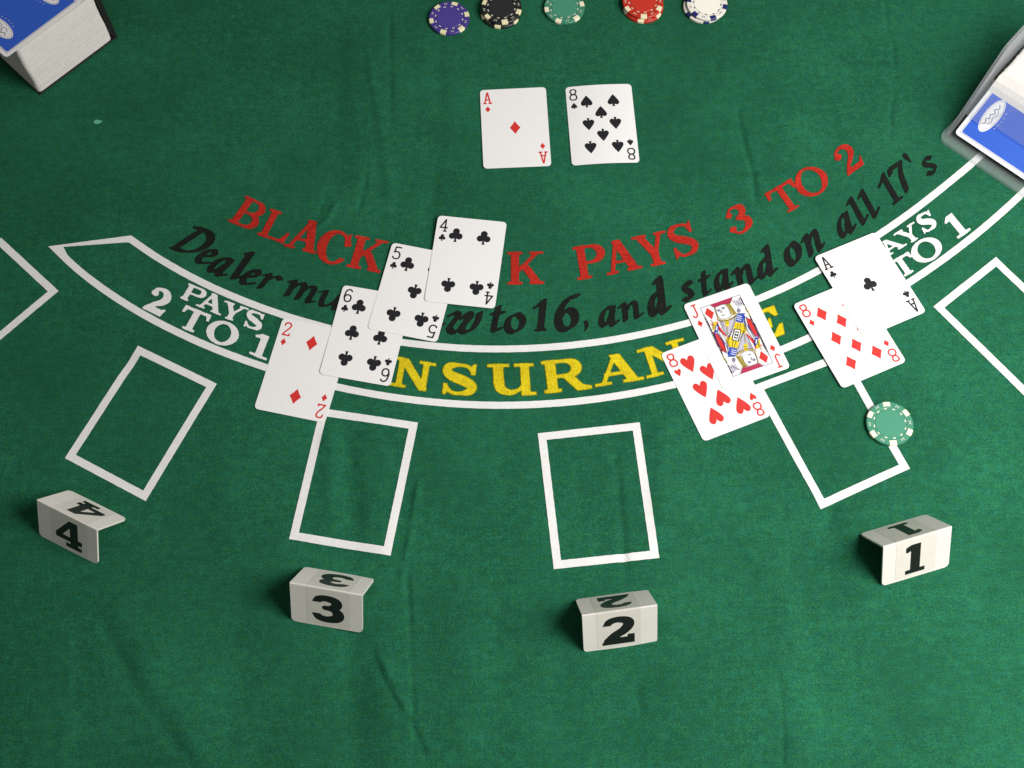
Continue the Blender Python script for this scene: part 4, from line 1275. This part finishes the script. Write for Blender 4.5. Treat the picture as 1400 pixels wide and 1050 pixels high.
chip_on('green', 0.0572, 0.8528, 10, 'green chip in the row of chips at the far edge')
chip_on('red', 0.1352, 0.8528, 20, 'lower red chip under another red chip')
chip_on('red', 0.1348, 0.8553, 30, 'upper red chip of the stacked pair', 0.0034)
chip_on('white', 0.1950, 0.8520, 34, 'lower white chip showing at the left of the pair')
chip_on('white', 0.1980, 0.8523, 45, 'upper white chip with navy edge marks', 0.0034)

# ------------------------------------------------------------------ card backs
gx, gy = np.meshgrid(np.arange(-46.5, 46.51, 1.2), np.arange(-33, 33.01, 1.2))
BACK2D = contour(gx / 1000, gy / 1000, rrect(G(gx, gy), 44.45, 31.75, 3.6))
def back_card(name, parent_or_root, zf):
    root = parent_or_root
    slab('card_sheet', BACK2D[0], BACK2D[1], zf, CT, 'card', root)
    def pane(name, hw, hh, r, dz, mat, hole=None, step=1.0):
        X, Y = np.meshgrid(np.arange(-hw - 1, hw + 1.01, step), np.arange(-hh - 1, hh + 1.01, step))
        V = rrect(G(X, Y), hw, hh, r)
        if hole:
            V = np.maximum(V, -rrect(G(X, Y), hw - hole, hh - hole, r))
        v, f = contour(X, Y, V)
        v = np.array(v) / 1000
        return mesh_obj(name, np.c_[v, zf(v[:, 0], v[:, 1]) + dz], f, mat, root)
    pane('back_outline', 41.0, 28.3, 0.6, 0.00005, 'c_grey', 0.45, 0.35)
    pane('back_pattern', 39.9, 27.2, 0.5, 0.00006, 'back')
    for sg in (-1, 1):
        ov = shape2d(lambda g: g.ell(0, 0, 7.2, 17.5), 9, 19, 0.6)
        o = ink('oval_emblem', ov, sg * 27.0, 0, 1, False, zf, 'card', root, 0.00010)
        rim = shape2d(lambda g: cut(g.ell(0, 0, 6.4, 16.4), g.ell(0, 0, 6.0, 16.0)), 9, 19, 0.35)
        ink('emblem_line', rim, sg * 27.0, 0, 1, False, zf, 'c_grey', o, 0.00013)
        scr = shape2d(lambda g: U(g.stroke([(-2.6, -11), (-1, -8), (-3, -5), (0, -3), (-2, 0), (1, 3), (-1.5, 6), (1.5, 9), (-.5, 12)], .9), g.stroke([(1.5, -9), (3.2, -5), (1.5, -1), (3.4, 3), (1.8, 7)], .6)), 9, 19, 0.35)
        ink('emblem_scroll', scr, sg * 27.0, 0, 1, sg > 0, zf, 'c_grey', o, 0.00013)
        for k in range(5):
            st_ = shape2d(lambda g: g.poly([(.9 * math.cos(a) * (1 if i % 2 else .45), .9 * math.sin(a) * (1 if i % 2 else .45)) for i, a in enumerate(np.linspace(0, 2 * math.pi, 10, False))]), 1.2, 1.2, 0.2)
            ink('back_star', st_, sg * (16.5 + 0.35 * (k - 2) ** 2), (k - 2) * 4.2, 1, False, zf, 'c_lav', root, 0.00010)

# discard stack, upper left
SA = math.radians(45.1)
ex, ey = np.array((math.cos(SA), math.sin(SA))), np.array((-math.sin(SA), math.cos(SA)))
c0 = np.array((-0.4500, 0.7600))
ctr = c0 + ex * 0.04445 + ey * 0.03175
zb = area_max(ctr[0], ctr[1], SA, 0.046, 0.033) + 0.0002
def sheets(name, n, pitch, jit, parent, place, mat='edge'):
    X, Y = np.meshgrid(np.arange(-46.5, 46.51, 1.0), np.arange(-33, 33.01, 1.0))
    ring = []
    for cx_, cy_, a0 in ((41.0, 28.3, 0), (-41.0, 28.3, 90), (-41.0, -28.3, 180), (41.0, -28.3, 270)):
        for k in range(4):
            a = math.radians(a0 + 30 * k)
            ring.append(((cx_ + 3.45 * math.cos(a)) / 1000, (cy_ + 3.45 * math.sin(a)) / 1000))
    m = len(ring)
    V, F = [], []
    for i in range(n):
        jx, jy, th = jit(i)
        base = len(V)
        for zz in (0.0, pitch * 0.99):
            for (px, py) in ring:
                V.append(place(px + jx - py * th, py + jy + px * th, i * pitch + zz))
        F.append([base + m + k for k in range(m)])
        F.append([base + m - 1 - k for k in range(m)])
        for k in range(m):
            k2 = (k + 1) % m
            F.append((base + k, base + k2, base + m + k2, base + m + k))
    return mesh_obj(name, V, F, mat, parent)
tray = empty('discard_tray', (ctr[0], ctr[1], zb), SA)
tag(tray, 'dark plastic discard tray under the card stack at upper left', 'card tray')
def boxpart(name, x0, x1, y0, y1, z0, z1, mat, parent, bev=0.0004):
    bm = bmesh.new()
    bmesh.ops.create_cube(bm, size=1, matrix=Matrix.Translation(((x0 + x1) / 2, (y0 + y1) / 2, (z0 + z1) / 2)) @ Matrix.Diagonal((x1 - x0, y1 - y0, z1 - z0, 1)))
    bmesh.ops.bevel(bm, geom=bm.edges[:], offset=bev, segments=2, profile=0.5, affect='EDGES')
    return bm_obj(name, bm, mat, parent)
boxpart('tray_base', -0.0455, 0.0505, -0.0330, 0.0380, 0.0, 0.0009, 'tray', tray)
boxpart('side_wall', 0.0462, 0.0505, -0.0315, 0.0380, 0.00095, 0.058, 'tray', tray)
boxpart('back_wall', -0.0475, 0.0460, 0.0335, 0.0380, 0.00095, 0.058, 'tray', tray)
stack = empty('card_stack', (ctr[0], ctr[1], zb + 0.0011), SA)
tag(stack, 'tall stack of white-edged playing cards in the dark tray', 'card stack')
rj = random.Random(3)
def jit(i):
    return (rj.gauss(0, 0.00012) + 0.0005 * math.sin(i / 29), rj.gauss(0, 0.00012) + 0.0004 * math.sin(i / 41 + 1), rj.gauss(0, 0.002))
o = sheets('card_edges', 205, 0.00031, jit, stack, lambda a, b, c: (a, b, c))
o['kind'] = 'stuff'
zt = zb + 0.0011 + 205 * 0.00031 + 0.0004
topc = empty('playing_card', (ctr[0] - ex[0] * 0.0115 + ey[0] * 0.001, ctr[1] - ex[1] * 0.0115 + ey[1] * 0.001, zt), SA + math.radians(0.8))
tag(topc, 'face-down blue-backed card lying skewed on top of the card stack', 'playing card')
back_card('top', topc, lambda a, b: CT + 0.0 * a)

# ------------------------------------------------------------------ dealing shoe, right
AZ = math.radians(47.43)
ORG = np.array((0.4178, 0.6943))
zs = area_max(ORG[0] + 0.05, ORG[1] + 0.03, AZ, 0.05, 0.06) + 0.0003
shoe = empty('dealing_shoe', (ORG[0], ORG[1], zs), AZ)
tag(shoe, 'clear acrylic dealing shoe holding blue-backed cards at the right edge', 'card shoe')
# local frame: x runs back along the shoe, y to the left of the cards; cards span y = 0 .. -88.9 mm
WL, WR, BK = 0.0062, -0.0951, 0.165
bx_, by_ = (-0.0105 + BK) / 2, (WR + WL) / 2
gx, gy = np.meshgrid(np.arange(-0.095, 0.0951, 0.0015), np.arange(-0.060, 0.0601, 0.0015))
v, f = contour(gx + bx_, gy + by_, rrect(G(gx, gy), (BK + 0.0105) / 2, (WL - WR) / 2 + 0.0032, 0.009))
slab('base_plate', v, f, lambda a, b: 0.0035 + 0 * a, 0.0035, 'acrylic', shoe)
def side(name, y0, y1):
    pr = [(-0.002, 0.0037), (0.0006, 0.0105), (0.018, 0.041), (0.043, 0.087), (0.047, 0.089), (BK, 0.089), (BK, 0.0037)]
    bm = bmesh.new()
    a = [bm.verts.new((x, y0, z)) for x, z in pr]
    b = [bm.verts.new((x, y1, z)) for x, z in pr]
    bm.faces.new(a)
    bm.faces.new(list(reversed(b)))
    for i in range(len(pr)):
        j = (i + 1) % len(pr)
        bm.faces.new((a[i], b[i], b[j], a[j]))
    bmesh.ops.recalc_face_normals(bm, faces=bm.faces)
    bmesh.ops.bevel(bm, geom=bm.edges[:], offset=0.0005, segments=2, profile=0.5, affect='EDGES')
    return bm_obj(name, bm, 'acrylic', shoe)
side('side_panel', WL, WL - 0.0030)
side('side_panel', WR, WR + 0.0030)
LEAN = math.radians(23.2)
def on_card(u, v, d):
    """u along the long side (0..88.9 from the left), v up the short side, d off the face (metres)"""
    return (v * math.cos(LEAN) - d * math.sin(LEAN), -u, 0.0085 + v * math.sin(LEAN) + d * math.cos(LEAN))
# front cover with a thumb opening
outl = [(-0.0022, 0.020), (0.012, 0.018), (0.020, 0.024), (0.0235, 0.036), (0.030, 0.046), (0.0445, 0.050), (0.059, 0.046), (0.0655, 0.036), (0.069, 0.024), (0.077, 0.018), (0.0911, 0.020), (0.0911, 0.060), (-0.0022, 0.060)]
bm = bmesh.new()
a = [bm.verts.new(on_card(u, v, 0.0014)) for u, v in outl]
b = [bm.verts.new(on_card(u, v, 0.0034)) for u, v in outl]
fa = bm.faces.new(list(reversed(a)))
fb = bm.faces.new(b)
for i in range(len(outl)):
    j = (i + 1) % len(outl)
    bm.faces.new((a[i], a[j], b[j], b[i]))
bmesh.ops.triangulate(bm, faces=[fa, fb])
bm_obj('front_cover', bm, 'acrylic', shoe)
# front card leaning on the ramp
fc = empty('playing_card')
ux = Vector((math.sin(AZ), -math.cos(AZ), 0))
uy = Vector((math.cos(AZ) * math.cos(LEAN), math.sin(AZ) * math.cos(LEAN), math.sin(LEAN)))
uz = ux.cross(uy)
MM = Matrix((ux, uy, uz)).transposed().to_4x4()
MM.translation = Vector((ORG[0], ORG[1], zs + 0.0085)) + ux * 0.04445 + uy * 0.03175
fc.matrix_world = MM
tag(fc, 'blue-backed card at the front of the clear dealing shoe', 'playing card')
back_card('front', fc, lambda a, b: CT + 0.0 * a)
# the rest of the cards behind it, edges up
st2 = empty('card_stack', (ORG[0], ORG[1], zs + 0.0037), AZ)
tag(st2, 'white card edges standing inside the clear dealing shoe', 'card stack')
L2 = math.radians(34)
rj2 = random.Random(11)
def place2(a, b, c):
    v = b + 0.03175
    return (0.0088 + v * math.cos(L2) + c / math.sin(L2) , -(a + 0.04445), v * math.sin(L2))
def jit2(i):
    return (rj2.gauss(0, 0.0002), 0.0010 * math.sin(i / 9.0) + 0.0006 * math.sin(i / 3.7) + rj2.gauss(0, 0.00015), 0)
o = sheets('card_edges', 130, 0.00031, jit2, st2, place2)
o['kind'] = 'stuff'
